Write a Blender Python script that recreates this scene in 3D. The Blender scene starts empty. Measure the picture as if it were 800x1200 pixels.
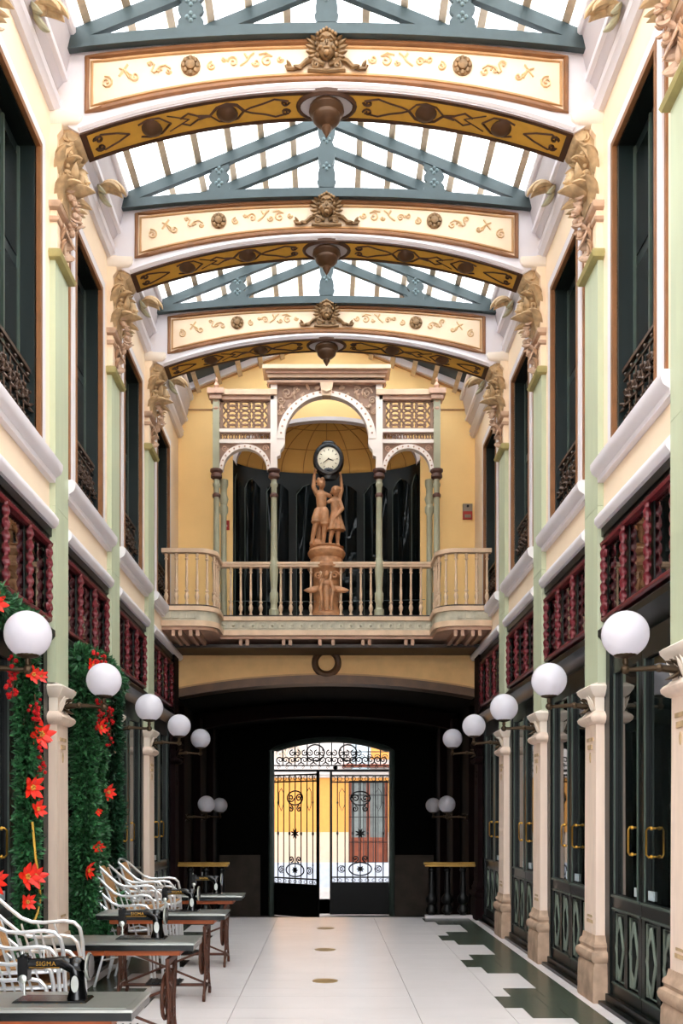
import bpy, math, random
from math import sin, cos, pi, sqrt, radians, atan2
from mathutils import Matrix, Vector
random.seed(7)
S = bpy.context.scene
COL = S.collection

# ------------------------------------------------------------------ camera, sky, exposure
cam_d = bpy.data.cameras.new('camera'); cam = bpy.data.objects.new('camera', cam_d); COL.objects.link(cam)
cam.location = (0, 0, 1.6); cam.rotation_euler = (radians(90), 0, 0)
cam_d.sensor_fit = 'VERTICAL'; cam_d.sensor_height = 36.0; cam_d.sensor_width = 24.0
cam_d.lens = 33.0
cam_d.shift_x = 17.5 / 1200; cam_d.shift_y = 355 / 1200
cam_d.clip_start = 0.05; cam_d.clip_end = 200
S.camera = cam
W = bpy.data.worlds.new('overcast_sky'); S.world = W; W.use_nodes = True
W.node_tree.nodes['Background'].inputs[0].default_value = (0.93, 0.965, 1.0, 1)
W.node_tree.nodes['Background'].inputs[1].default_value = 3.0
S.view_settings.view_transform = 'Standard'; S.view_settings.look = 'None'
S.view_settings.gamma = 1.0; S.view_settings.use_curve_mapping = False
S.view_settings.exposure = 1.55
S.cycles.max_bounces = 8; S.cycles.diffuse_bounces = 5; S.cycles.glossy_bounces = 4
S.cycles.transparent_max_bounces = 12; S.cycles.caustics_reflective = False; S.cycles.caustics_refractive = False
S.cycles.use_denoising = True
S.cycles.sample_clamp_indirect = 8.0

# ------------------------------------------------------------------ materials
def lin(h):
    h = h.lstrip('#'); o = []
    for i in (0, 2, 4):
        c = int(h[i:i+2], 16) / 255
        o.append(c / 12.92 if c <= 0.04045 else ((c + 0.055) / 1.055) ** 2.4)
    return o
MATS = {}
def mat(name, col, rough=0.6, metal=0.0, var=0.12, scale=6.0, bump=0.0, bscale=60.0, ior=1.45, spec=0.5, stretch=None, col2=None):
    m = bpy.data.materials.new(name); m.use_nodes = True
    nt = m.node_tree; N = nt.nodes; L = nt.links
    p = N['Principled BSDF']; p.inputs['Roughness'].default_value = rough; p.inputs['Metallic'].default_value = metal
    p.inputs['IOR'].default_value = ior; p.inputs['Specular IOR Level'].default_value = spec
    c = lin(col)
    d = lin(col2) if col2 else [x * (1 - var) for x in c]
    tc = N.new('ShaderNodeTexCoord')
    src = tc.outputs['Object']
    if stretch:
        mp = N.new('ShaderNodeMapping'); mp.inputs['Scale'].default_value = stretch
        L.new(src, mp.inputs['Vector']); src = mp.outputs['Vector']
    nz = N.new('ShaderNodeTexNoise'); nz.inputs['Scale'].default_value = scale; nz.inputs['Detail'].default_value = 5
    L.new(src, nz.inputs['Vector'])
    rp = N.new('ShaderNodeValToRGB'); rp.color_ramp.elements[0].position = 0.35; rp.color_ramp.elements[1].position = 0.65
    rp.color_ramp.elements[0].color = (*d, 1); rp.color_ramp.elements[1].color = (*c, 1)
    L.new(nz.outputs['Fac'], rp.inputs['Fac']); L.new(rp.outputs['Color'], p.inputs['Base Color'])
    if bump:
        n2 = N.new('ShaderNodeTexNoise'); n2.inputs['Scale'].default_value = bscale; n2.inputs['Detail'].default_value = 3
        L.new(src, n2.inputs['Vector'])
        b = N.new('ShaderNodeBump'); b.inputs['Strength'].default_value = bump; b.inputs['Distance'].default_value = 0.01
        L.new(n2.outputs['Fac'], b.inputs['Height']); L.new(b.outputs['Normal'], p.inputs['Normal'])
    MATS[name] = m
    return m
mat('wall_cream', '#f4dcc0', 0.7, var=0.05, scale=2, bump=0.08)
mat('wall_yellow', '#ffd894', 0.7, var=0.05, scale=2, bump=0.08)
mat('ochre', '#d2a256', 0.75, var=0.08, scale=3)
mat('rib_brown', '#9a6c34', 0.7)
mat('white_plaster', '#dfd9de', 0.5, var=0.04, scale=3)
mat('grey_plaster', '#c4bcc0', 0.6, var=0.06, scale=3)
mat('brown_trim', '#8a5a34', 0.5, var=0.2, scale=8)
mat('light_brown', '#b98a58', 0.5, var=0.15, scale=8)
mat('panel_cream', '#e4c8aa', 0.55, var=0.04)
mat('painted_gold', '#d6b285', 0.5)
mat('soffit_yellow', '#dda843', 0.55, var=0.15, scale=7)
mat('dark_brown', '#4b2d1b', 0.5, var=0.2)
mat('bronze', '#86643f', 0.38, metal=0.35, var=0.45, scale=14, bump=0.2)
mat('bronze_dark', '#54371f', 0.45, metal=0.2, var=0.3)
mat('slate', '#394649', 0.5, var=0.15, scale=9)
mat('slate_light', '#5f7073', 0.5)
mat('tan_wood', '#cbb79d', 0.7, var=0.2, scale=12)
mat('green_paint', '#b9c0a3', 0.55, var=0.1, scale=3, stretch=(3, 3, 0.4))
mat('olive_trim', '#a89c66', 0.5, var=0.2)
mat('stone_cream', '#f0d8c6', 0.55, var=0.09, scale=4, stretch=(4, 4, 0.6))
mat('stone_white', '#efe2d4', 0.55, var=0.05)
mat('stone_worn', '#c2a48c', 0.8, var=0.35, scale=7, bump=0.25, bscale=30)
mat('carved_cream', '#d2b288', 0.55, var=0.38, scale=13, bump=0.25, bscale=40)
mat('carved_pink', '#c9a68c', 0.55, var=0.3, scale=10, bump=0.1)
mat('dark_green', '#0a100e', 0.3, var=0.3, scale=5, spec=0.3)
mat('green_edge', '#48554d', 0.4, var=0.2)
mat('lozenge', '#6d776c', 0.4, var=0.2)
mat('shutter', '#131f1f', 0.4, var=0.25, scale=4, stretch=(6, 6, 0.4))
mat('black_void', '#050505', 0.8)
mat('maroon', '#6a1d26', 0.35, var=0.3, scale=20)
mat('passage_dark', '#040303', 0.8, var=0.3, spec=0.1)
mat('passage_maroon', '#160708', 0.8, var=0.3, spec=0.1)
mat('dado_lit_grey', '#5a5048', 0.8, var=0.3, scale=3)
mat('spandrel', '#e8ba7c', 0.6, var=0.1)
mat('opal', '#f3f0f8', 0.22, var=0.02)
mat('brass_dark', '#4f3f2e', 0.4, metal=0.7, var=0.3)
mat('brass', '#c9983f', 0.28, metal=0.9, var=0.15)
mat('iron', '#0b0a0a', 0.45, metal=0.3, var=0.3)
mat('iron_bronze', '#5b463a', 0.35, metal=0.6, var=0.6, scale=20)
mat('marble_white', '#ebe3e2', 0.22, var=0.05, scale=1.6)
mat('marble_green', '#475044', 0.25, var=0.25, scale=5)
mat('inlay', '#a98a5a', 0.35, metal=0.3)
mat('balcony_paint', '#dcbb9c', 0.5, var=0.2, scale=6)
mat('balcony_pink', '#c9a088', 0.5, var=0.2, scale=8)
mat('balcony_frieze', '#c3bca6', 0.5, var=0.25, scale=9)
mat('column_grey', '#a9a68c', 0.5, var=0.15, scale=4)
mat('column_collar', '#5e3b30', 0.5, var=0.25)
mat('arch_white', '#efe0d6', 0.5, var=0.06)
mat('fret', '#9c7a66', 0.55, var=0.25)
mat('joist', '#2a1711', 0.5)
mat('terracotta', '#bb845a', 0.5, var=0.35, scale=12, bump=0.1)
mat('clock_face', '#e6dcc4', 0.35, var=0.06)
mat('clock_case', '#16161a', 0.25, var=0.2)
mat('red_sign', '#a02a22', 0.5)
mat('sign_grey', '#8c7f70', 0.5)
mat('steel_top', '#333535', 0.16, metal=0.75, var=0.25, scale=3, stretch=(1, 9, 9))
mat('steel_edge', '#b9bcb6', 0.3, metal=0.8, var=0.15)
mat('orange_wood', '#b2561f', 0.45, var=0.3, scale=5, stretch=(1, 8, 8))
mat('rust_iron', '#5a3424', 0.55, metal=0.3, var=0.4, scale=15)
mat('machine_black', '#070708', 0.18, var=0.1)
mat('aluminium', '#e6e8ea', 0.28, metal=0.65, var=0.05)
mat('brass_rail', '#9c7838', 0.4, metal=0.6, var=0.3)
mat('rattan', '#b98a5a', 0.7, var=0.35, scale=40, bump=0.5, bscale=90)
mat('leaf_green', '#3c7a48', 0.5, var=0.88, scale=30)
mat('leaf_dark', '#235535', 0.5, var=0.85, scale=30)
mat('petal_red', '#ee2a16', 0.45, var=0.25, scale=20)
mat('berry_red', '#b8161c', 0.3, var=0.3)
mat('flower_centre', '#c98a2c', 0.5)
mat('cord_yellow', '#d9a83c', 0.5)
mat('facade_orange', '#b57a36', 0.8, var=0.08)
mat('facade_white', '#a89e98', 0.7, var=0.06)
mat('facade_pink', '#ad9580', 0.7, var=0.06)
mat('facade_grey', '#9a9da6', 0.7)
mat('pavement', '#8a8480', 0.8, var=0.1)
mat('window_grey', '#6f7370', 0.15, var=0.2)
mat('wood_brown', '#7a3a20', 0.5, var=0.2)
mat('tile_blue', '#b9c6cc', 0.4)

def glossy_glass(name, tint, refl, alpha):
    m = bpy.data.materials.new(name); m.use_nodes = True
    nt = m.node_tree; N = nt.nodes; L = nt.links
    for n in list(N):
        if n.type != 'OUTPUT_MATERIAL': N.remove(n)
    out = [n for n in N if n.type == 'OUTPUT_MATERIAL'][0]
    tr = N.new('ShaderNodeBsdfTransparent'); tr.inputs[0].default_value = (*lin(tint), 1)
    df = N.new('ShaderNodeBsdfDiffuse'); df.inputs[0].default_value = (*[x * 0.5 for x in lin(tint)], 1)
    m1 = N.new('ShaderNodeMixShader'); m1.inputs[0].default_value = alpha
    L.new(tr.outputs[0], m1.inputs[1]); L.new(df.outputs[0], m1.inputs[2])
    gl = N.new('ShaderNodeBsdfGlossy'); gl.inputs['Roughness'].default_value = 0.02
    fr = N.new('ShaderNodeFresnel'); fr.inputs[0].default_value = refl
    m2 = N.new('ShaderNodeMixShader'); L.new(fr.outputs[0], m2.inputs[0])
    L.new(m1.outputs[0], m2.inputs[1]); L.new(gl.outputs[0], m2.inputs[2])
    L.new(m2.outputs[0], out.inputs[0]); MATS[name] = m
glossy_glass('shop_glass', '#2b3432', 1.8, 0.5)
glossy_glass('transom_glass', '#1a2422', 5.5, 0.5)
glossy_glass('screen_glass', '#20282a', 1.22, 0.6)
glossy_glass('window_glass', '#3b4644', 1.7, 0.3)
def roof_glass():
    m = bpy.data.materials.new('roof_glass'); m.use_nodes = True
    nt = m.node_tree; N = nt.nodes; L = nt.links
    for n in list(N):
        if n.type != 'OUTPUT_MATERIAL': N.remove(n)
    out = [n for n in N if n.type == 'OUTPUT_MATERIAL'][0]
    tr = N.new('ShaderNodeBsdfTransparent'); tr.inputs[0].default_value = (0.9, 0.92, 0.92, 1)
    tl = N.new('ShaderNodeBsdfTranslucent'); tl.inputs[0].default_value = (0.8, 0.82, 0.82, 1)
    mx = N.new('ShaderNodeMixShader'); mx.inputs[0].default_value = 0.25
    L.new(tr.outputs[0], mx.inputs[1]); L.new(tl.outputs[0], mx.inputs[2])
    L.new(mx.outputs[0], out.inputs[0]); MATS['roof_glass'] = m
roof_glass()
def opal():
    m = MATS['opal']; nt = m.node_tree; N = nt.nodes; L = nt.links
    out = [n for n in N if n.type == 'OUTPUT_MATERIAL'][0]; p = N['Principled BSDF']
    tl = N.new('ShaderNodeBsdfTranslucent'); tl.inputs[0].default_value = (0.9, 0.88, 0.93, 1)
    mx = N.new('ShaderNodeMixShader'); mx.inputs[0].default_value = 0.45
    L.new(p.outputs[0], mx.inputs[1]); L.new(tl.outputs[0], mx.inputs[2]); L.new(mx.outputs[0], out.inputs[0])
opal()

# ------------------------------------------------------------------ mesh builder
class MB:
    def __init__(s, M=None):
        s.v = []; s.f = []; s.M = M or Matrix.Identity(4)
    def add(s, vs, fs):
        o = len(s.v); M = s.M
        s.v += [tuple(M @ Vector(p)) for p in vs]
        s.f += [tuple(i + o for i in f) for f in fs]
        return s
    def box(s, x0, x1, y0, y1, z0, z1):
        if x0 > x1: x0, x1 = x1, x0
        if y0 > y1: y0, y1 = y1, y0
        if z0 > z1: z0, z1 = z1, z0
        return s.add([(x0,y0,z0),(x1,y0,z0),(x1,y1,z0),(x0,y1,z0),(x0,y0,z1),(x1,y0,z1),(x1,y1,z1),(x0,y1,z1)],
              [(3,2,1,0),(4,5,6,7),(0,1,5,4),(1,2,6,5),(2,3,7,6),(3,0,4,7)])
    def levels(s, lv):
        # stack of rectangles on a wall: (depth, half width, z); x from -0.02 to depth
        vs = []; fs = []
        for d, w, z in lv: vs += [(-0.02,-w,z),(d,-w,z),(d,w,z),(-0.02,w,z)]
        n = len(lv)
        for i in range(n-1):
            a = 4*i; b = a+4
            for k in range(4):
                fs.append((a+k, a+(k+1)%4, b+(k+1)%4, b+k))
        fs.append((3,2,1,0)); t = 4*(n-1); fs.append((t,t+1,t+2,t+3))
        return s.add(vs, fs)
    def prism(s, poly, axis, a, b):
        # poly: list of 2D points; axis 'x': (y,z), 'y': (x,z), 'z': (x,y)
        def P(p, t):
            if axis == 'x': return (t, p[0], p[1])
            if axis == 'y': return (p[0], t, p[1])
            return (p[0], p[1], t)
        n = len(poly)
        vs = [P(p, a) for p in poly] + [P(p, b) for p in poly]
        fs = [tuple(range(n))[::-1], tuple(range(n, 2*n))]
        for i in range(n): fs.append((i, (i+1) % n, n+(i+1) % n, n+i))
        return s.add(vs, fs)
    def strip(s, top, bot, axis, a, b):
        # solid between two polylines of equal length (2D), extruded a..b on axis
        n = len(top)
        def P(p, t):
            if axis == 'y': return (p[0], t, p[1])
            if axis == 'x': return (t, p[0], p[1])
            return (p[0], p[1], t)
        vs = []
        for i in range(n):
            vs += [P(bot[i], a), P(top[i], a), P(top[i], b), P(bot[i], b)]
        fs = [(0,1,2,3), tuple(4*(n-1)+k for k in (3,2,1,0))]
        for i in range(n-1):
            o = 4*i
            for k in range(4): fs.append((o+k, o+4+k, o+4+(k+1)%4, o+(k+1)%4))
        return s.add(vs, fs)
    def lathe(s, prof, c=(0,0,0), n=12, axis='z', sx=1, sy=1):
        vs = []; fs = []
        for r, z in prof:
            for k in range(n):
                a = 2*pi*k/n; u = r*cos(a)*sx; w = r*sin(a)*sy
                if axis == 'z': vs.append((c[0]+u, c[1]+w, c[2]+z))
                elif axis == 'y': vs.append((c[0]+u, c[1]+z, c[2]+w))
                else: vs.append((c[0]+z, c[1]+u, c[2]+w))
        m = len(prof)
        for i in range(m-1):
            for k in range(n):
                fs.append((i*n+k, i*n+(k+1)%n, (i+1)*n+(k+1)%n, (i+1)*n+k))
        fs.append(tuple(range(n))[::-1]); fs.append(tuple((m-1)*n+k for k in range(n)))
        return s.add(vs, fs)
    def sphere(s, c, r, n=10, m=7, sc=(1,1,1)):
        prof = [(max(1e-4, sin(pi*i/m)), -cos(pi*i/m)) for i in range(m+1)]
        vs = []; fs = []
        for q, z in prof:
            for k in range(n):
                a = 2*pi*k/n
                vs.append((c[0]+r*sc[0]*q*cos(a), c[1]+r*sc[1]*q*sin(a), c[2]+r*sc[2]*z))
        for i in range(m):
            for k in range(n): fs.append((i*n+k, i*n+(k+1)%n, (i+1)*n+(k+1)%n, (i+1)*n+k))
        fs.append(tuple(range(n))[::-1]); fs.append(tuple(m*n+k for k in range(n)))
        return s.add(vs, fs)
    def tube(s, pts, r, n=6, closed=False, flat=1.0, ends=False):
        P = [Vector(p) for p in pts]; m = len(P)
        R = r if isinstance(r, (list, tuple)) else [r]*m
        T = []
        for i in range(m):
            a = P[(i-1) % m] if (closed or i > 0) else P[i]
            b = P[(i+1) % m] if (closed or i < m-1) else P[i]
            t = b - a
            T.append(t.normalized() if t.length > 1e-9 else Vector((0,0,1)))
        u = T[0].orthogonal().normalized()
        vs = []; fs = []
        for i in range(m):
            u = u - T[i]*u.dot(T[i])
            u = u.normalized() if u.length > 1e-6 else T[i].orthogonal().normalized()
            w = T[i].cross(u)
            for k in range(n):
                a = 2*pi*k/n + pi/n
                vs.append(tuple(P[i] + (u*cos(a) + w*sin(a)*flat)*R[i]))
        seg = m if closed else m-1
        for i in range(seg):
            j = (i+1) % m
            for k in range(n): fs.append((i*n+k, i*n+(k+1)%n, j*n+(k+1)%n, j*n+k))
        if not closed:
            fs.append(tuple(range(n))[::-1]); fs.append(tuple((m-1)*n+k for k in range(n)))
        return s.add(vs, fs)
    def capsule(s, a, b, ra, rb, n=10):
        a = Vector(a); b = Vector(b); t = (b-a).normalized()
        pts = [a - t*ra, a - t*ra*0.7, a, b, b + t*rb*0.7, b + t*rb]
        return s.tube(pts, [ra*0.05, ra*0.7, ra, rb, rb*0.7, rb*0.05], n)
    def leaf(s, p, d, up, L, Wd, T=0.02, curl=0.5, n=6, m=7):
        # carved leaf: a bent, ribbed ellipsoid from p along d, bulging along up and curling over
        d = Vector(d).normalized(); up = Vector(up); up = (up - d*up.dot(d)).normalized(); sd = d.cross(up)
        p = Vector(p); vs = []; fs = []
        for i in range(m+1):
            t = i/m; w = Wd*0.5*max(0.04, sin(pi*min(1, t*0.92+0.08))**0.7)*(1-0.25*t)
            a = curl*t*1.6
            q = p + d*(L*(sin(a)/a if a > 1e-3 else 1)*t) + up*(L*t*(1-cos(a))/max(a, 1e-3))
            nn = up*cos(a) - d*sin(a)
            for k in range(n):
                b = 2*pi*k/n
                vs.append(tuple(q + sd*(w*cos(b)) + nn*(T*sin(b)*max(0.15, sin(pi*t*0.9+0.15)))))
        for i in range(m):
            for k in range(n): fs.append((i*n+k, i*n+(k+1)%n, (i+1)*n+(k+1)%n, (i+1)*n+k))
        fs.append(tuple(range(n))[::-1]); fs.append(tuple(m*n+k for k in range(n)))
        return s.add(vs, fs)
    def build(s, name, m, parent=None, sharp=38, flat=False):
        me = bpy.data.meshes.new(name)
        me.from_pydata(s.v, [], s.f)
        if not flat:
            me.polygons.foreach_set('use_smooth', [True]*len(me.polygons))
            try: me.set_sharp_from_angle(angle=radians(sharp))
            except Exception: pass
        me.materials.append(MATS[m] if isinstance(m, str) else m)
        me.update()
        o = bpy.data.objects.new(name, me); COL.objects.link(o)
        if parent is not None: o.parent = parent
        return o
def tag(o, label, cat, group=None):
    o['label'] = label; o['category'] = cat
    if group: o['group'] = group
    return o
def empty(name, loc=(0,0,0), rz=0.0, label=None, cat=None, group=None):
    o = bpy.data.objects.new(name, None); o.empty_display_size = 0.1
    COL.objects.link(o); o.location = loc; o.rotation_euler = (0, 0, rz)
    if label: tag(o, label, cat, group)
    return o
KIDS = {}
def copy_tree(o, parent=None):
    c = o.copy(); COL.objects.link(c)
    if parent is not None: c.parent = parent
    for ch in list(o.children): copy_tree(ch, c)
    return c
def put(proto, first, loc, rz, label, cat=None, group=None):
    o = proto if first else copy_tree(proto)
    o.location = loc; o.rotation_euler = (0, 0, rz); o['label'] = label
    if group: o['group'] = group
    return o
def struct(o): o['kind'] = 'structure'; return o
def again(o, parent, loc=(0,0,0), rot=(0,0,0)):
    c = o.copy(); COL.objects.link(c); c.parent = parent; c.location = loc; c.rotation_euler = rot
    return c
def spiral(cx, cz, r, turns, a0=0.0, sgn=1, n=16, r1=0.12):
    return [(cx + r*(1-(1-r1)*i/n)*cos(a0+sgn*2*pi*turns*i/n), cz + r*(1-(1-r1)*i/n)*sin(a0+sgn*2*pi*turns*i/n)) for i in range(n+1)]
def arcz(x, c, s, z0):
    R = (c*c+s*s)/(2*s); x = min(abs(x), c)
    return z0 + s - (R - sqrt(R*R - x*x))
def frange(a, b, n): return [a + (b-a)*i/n for i in range(n+1)]

# ------------------------------------------------------------------ layout (metres)
BAY = 2.09
YP = [6.11, 8.20, 10.29, 12.38, 14.47]          # pilaster centres A..E
WX = 2.36                                       # wall plane
YB = [(YP[i]+YP[i+1])/2 for i in range(4)]      # bay centres
YBACK = 14.95
NTH = ['nearest', 'second', 'third', 'farthest']
# ------------------------------------------------------------------ floor
fl = MB(); fl.box(-2.9, 2.9, -3.2, 14.67, -0.3, -0.021)
floor = struct(fl.build('floor', 'marble_white', flat=True))
MB().box(-2.9, 2.9, -3.2, 6.0, -0.0209, 0.0).build('slab', 'marble_white', floor, flat=True)
def slab(x0, x1, y0, y1, m, nm):
    g = 0.0025
    MB().box(x0+g, x1-g, y0+g, y1-g, -0.0209, 0.0).build(nm, m, floor, flat=True)
edges = []
y = 6.0
k = 0
for yk in [6.11-0.17+BAY*i for i in range(0, 6)]:
    for d0, d1, bx in ((-0.25, 0.25, 1.49), (0.25, 0.64, 1.64), (0.64, 1.04, 1.95), (1.04, 1.45, 1.95), (1.45, 1.84, 1.64)):
        y0 = max(6.0, yk+d0); y1 = min(14.67, yk+d1)
        if y1 - y0 < 0.05: continue
        for sx in (-1, 1):
            xs = [0.0, 0.75, 1.49] + ([bx] if bx > 1.49 else [])
            for a, b in zip(xs[:-1], xs[1:]): slab(*sorted((sx*a-0.015, sx*b-0.015)), y0, y1, 'marble_white', 'slab')
            n = 1 if bx > 1.9 else 2
            for q in range(n):
                a = bx+(2.2-bx)*q/n; b = bx+(2.2-bx)*(q+1)/n
                slab(*sorted((sx*a-0.015*(a == bx), sx*b)), y0, y1, 'marble_green', 'dark_tile')
            slab(*sorted((sx*2.2, sx*2.30)), y0, y1, 'marble_white', 'border_strip')
            MB().box(*sorted((sx*2.30, sx*2.88)), y0, y1, -0.0209, 0.03).build('threshold', 'dark_green', floor, flat=True)
for yy in (9.05, 11.15, 13.25):
    MB().lathe([(0.125, 0), (0.125, 0.004), (0.09, 0.007)], (-0.015, yy, 0), 20).build('floor_inlay', 'inlay', floor)

# ------------------------------------------------------------------ side walls
for sx, nm in ((-1, 'wall_left'), (1, 'wall_right')):
    w = MB()
    Y0 = -3.2
    def bx(x0, x1, y0, y1, z0, z1): w.box(*sorted((sx*x0, sx*x1)), y0, y1, z0, z1)
    bx(WX, 2.75, Y0, 15.3, 4.04, 4.60)
    bx(WX, 2.75, Y0, 15.3, 7.04, 8.35)
    cents = [YB[0]-BAY*i for i in range(4, 0, -1)] + YB
    last = Y0
    for c in cents:
        bx(WX, 2.75, last, c-0.48, 4.60, 7.04); last = c+0.48
    bx(WX, 2.75, last, 15.3, 4.60, 7.04)
    wall = struct(w.build(nm, 'wall_cream', flat=True))
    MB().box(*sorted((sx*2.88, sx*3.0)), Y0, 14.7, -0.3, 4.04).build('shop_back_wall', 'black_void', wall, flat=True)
    MB().box(*sorted((sx*2.30, sx*2.88)), -3.2, 6.0, -0.02, 4.03).build('plain_shopfront', 'dark_green', wall, flat=True)
    for i, c in enumerate([YB[0]-BAY] + YB):
        a, b = c-BAY/2+0.2, c+BAY/2-0.2
        if i == 4: b = 14.9
        sill = [(WX, 4.43), (WX-0.05, 4.43), (WX-0.055, 4.47), (WX-0.10, 4.50), (WX-0.115, 4.54), (WX-0.115, 4.58), (WX-0.09, 4.60), (WX, 4.60)]
        MB().prism([(sx*p[0], p[1]) for p in sill], 'y', a, b).build('sill_moulding', 'white_plaster', wall)
        low = [(WX, 4.04), (WX-0.05, 4.04), (WX-0.08, 4.08), (WX-0.08, 4.12), (WX-0.05, 4.16), (WX, 4.16)]
        MB().prism([(sx*p[0], p[1]) for p in low], 'y', a, b).build('string_moulding', 'white_plaster', wall)
    # cove: moulding, frieze, upper moulding, eaves
    pr = [(WX+0.01, 7.60), (2.315, 7.60), (2.30, 7.63), (2.275, 7.65), (2.285, 7.68), (2.27, 7.71), (WX+0.01, 7.72)]
    MB().prism([(sx*p[0], p[1]) for p in pr], 'y', Y0, 14.95).build('cornice_moulding', 'white_plaster', wall)
    pr = [(2.37, 7.72), (2.33, 7.72), (2.31, 7.80), (2.37, 7.82)]
    MB().prism([(sx*p[0], p[1]) for p in pr], 'y', Y0, 14.95).build('cornice_band', 'wall_yellow', wall)
    pr = [(2.37, 7.80), (2.30, 7.80), (2.24, 7.87), (2.16, 8.22), (2.37, 8.30)]
    MB().prism([(sx*p[0], p[1]) for p in pr], 'y', Y0, 14.95).build('cove_frieze', 'grey_plaster', wall)
    pr = [(2.25, 7.86), (2.215, 7.87), (2.205, 7.90), (2.215, 7.93), (2.24, 7.94)]
    MB().prism([(sx*p[0], p[1]) for p in pr], 'y', Y0, 14.95).build('frieze_moulding', 'white_plaster', wall)
    pr = [(2.30, 8.20), (2.14, 8.20), (2.12, 8.22), (2.12, 8.27), (2.20, 8.33), (2.30, 8.36)]
    MB().prism([(sx*p[0], p[1]) for p in pr], 'y', Y0, 14.95).build('eaves_gutter', 'white_plaster', wall)

wf = MB(); wf.box(-2.9, -2.2, -3.4, -3.2, -0.3, 8.3); wf.box(2.2, 2.9, -3.4, -3.2, -0.3, 8.3); wf.box(-2.2, 2.2, -3.4, -3.2, 6.5, 9.2)
struct(wf.build('wall_bounce_front', 'wall_cream', flat=True))  # unseen end wall added to bounce light; its opening lets daylight in
wf = MB(); wf.box(-25, 25, -45, -3.4, -0.3, -0.02)
struct(wf.build('floor_light_block', 'pavement', flat=True))  # unseen ground added to block sky light coming from below

# ------------------------------------------------------------------ glazed roof
RZ0, RZA, RXE = 8.33, 9.20, 2.18
def rz(x): return RZA - (RZA-RZ0)*abs(x)/RXE
rb = MB(); rb.box(-0.035, 0.035, -3.2, 15.1, 9.14, 9.24)
ceiling = struct(rb.build('ceiling', 'tan_wood', flat=True))
PX = [0.386, 0.72, 1.055, 1.39, 1.715, 2.05]
pur = MB(); pur.box(-0.034, 0.034, -3.2, 15.1, -0.065, 0.0)
pm = None
for s in (-1, 1):
    for x in PX:
        if pm is None: pm = pur.build('glazing_bar', 'tan_wood', ceiling, flat=True); o = pm
        else: o = again(pm, ceiling)
        o.location = (s*x, 0, rz(x)); o.rotation_euler = (0, s*0.38, 0)
cells = [0.0] + PX + [2.22]
for s in (-1, 1):
    for a, b in zip(cells[:-1], cells[1:]):
        proto = None
        L = 0.62; y = 5.2
        def pane(l):
            p = MB()
            p.add([(s*a, 0, rz(a)+0.010), (s*b, 0, rz(b)+0.010), (s*b, l+0.04, rz(b)+0.017), (s*a, l+0.04, rz(a)+0.017),
                   (s*a, 0, rz(a)+0.014), (s*b, 0, rz(b)+0.014), (s*b, l+0.04, rz(b)+0.021), (s*a, l+0.04, rz(a)+0.021)],
                  [(0,1,2,3),(7,6,5,4),(0,4,5,1),(1,5,6,2),(2,6,7,3),(3,7,4,0)])
            return p
        while y < 13.85:
            if proto is None: proto = pane(L).build('glass_pane', 'roof_glass', ceiling, flat=True); o = proto
            else: o = again(proto, ceiling)
            o.location = (0, y, 0); y += L
        o = pane(5.2+3.2).build('glass_pane', 'roof_glass', ceiling, flat=True); o.location = (0, -3.2, 0)
for s in (-1, 1):
    MB().prism([(s*2.3, rz(2.3)+.10), (0, rz(0)+.10), (0, rz(0)+.16), (s*2.3, rz(2.3)+.16)], 'y', 14.1, 15.4).build('end_boarding', 'slate', ceiling, flat=True)

# ------------------------------------------------------------------ back wall with apse, gable and passage front
def apse_z(x):   # opening top: ellipse arch
    return 7.26 + 0.68*sqrt(max(0, 1-(x/1.49)**2))
bw = MB()
def roofline(x): return rz(x) + 0.10
xs = frange(-2.5, -1.49, 5)
bw.strip([(x, roofline(x)) for x in xs], [(x, 4.22) for x in xs], 'y', YBACK, YBACK+0.5)
xs = frange(1.49, 2.5, 5)
bw.strip([(x, roofline(x)) for x in xs], [(x, 4.22) for x in xs], 'y', YBACK, YBACK+0.5)
xs = [1.49*sin(t) for t in frange(-pi/2, pi/2, 40)]
bw.strip([(x, roofline(x)) for x in xs], [(x, apse_z(x)) for x in xs], 'y', YBACK, YBACK+0.5)
wall_back = struct(bw.build('wall_back', 'wall_yellow', flat=True))
# apse: half dome, ribs, glazed curved screen
D = 0.62
dm = MB(); vs = []; fs = []
NU, NV = 40, 12
for j in range(NV+1):
    th = (pi/2)*j/NV
    for i in range(NU+1):
        ph = pi*i/NU
        vs.append((-1.49*cos(ph)*cos(th), YBACK+D*sin(ph)*cos(th), 7.26+0.68*sin(th)))
for j in range(NV):
    for i in range(NU):
        a = j*(NU+1)+i; fs.append((a, a+NU+1, a+NU+2, a+1))
dm.add(vs, fs)
dome = dm.build('half_dome', 'ochre', wall_back, sharp=80)
sol = dome.modifiers.new('thick', 'SOLIDIFY'); sol.thickness = 0.03; sol.offset = -1 if False else 1
rbm = MB()
for i in range(1, 12):
    ph = pi*i/12
    rbm.tube([(-1.49*cos(ph)*cos(t), YBACK+(D-0.006)*sin(ph)*cos(t), 7.26+0.675*sin(t)) for t in frange(0.0, 1.45, 10)], 0.006, 4)
for t in (0.55, 1.05):
    rbm.tube([(-1.48*cos(p)*cos(t), YBACK+(D-0.006)*sin(p)*cos(t), 7.26+0.672*sin(t)) for p in frange(0.03, pi-0.03, 24)], 0.006, 4)
rbm.build('dome_ribs', 'rib_brown', wall_back)
MB().strip([(x, apse_z(x)) for x in xs], [(x*0.965, apse_z(x)-0.06 if abs(x) < 1.3 else max(7.2, apse_z(x)-0.06)) for x in xs], 'y', YBACK-0.02, YBACK+0.1).build('opening_moulding', 'white_plaster', wall_back)
scr = MB()
def app(ph, z, k=1.0): return (-1.49*cos(ph)*k, YBACK+D*sin(ph)*k, z)
vs = []; fs = []
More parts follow.
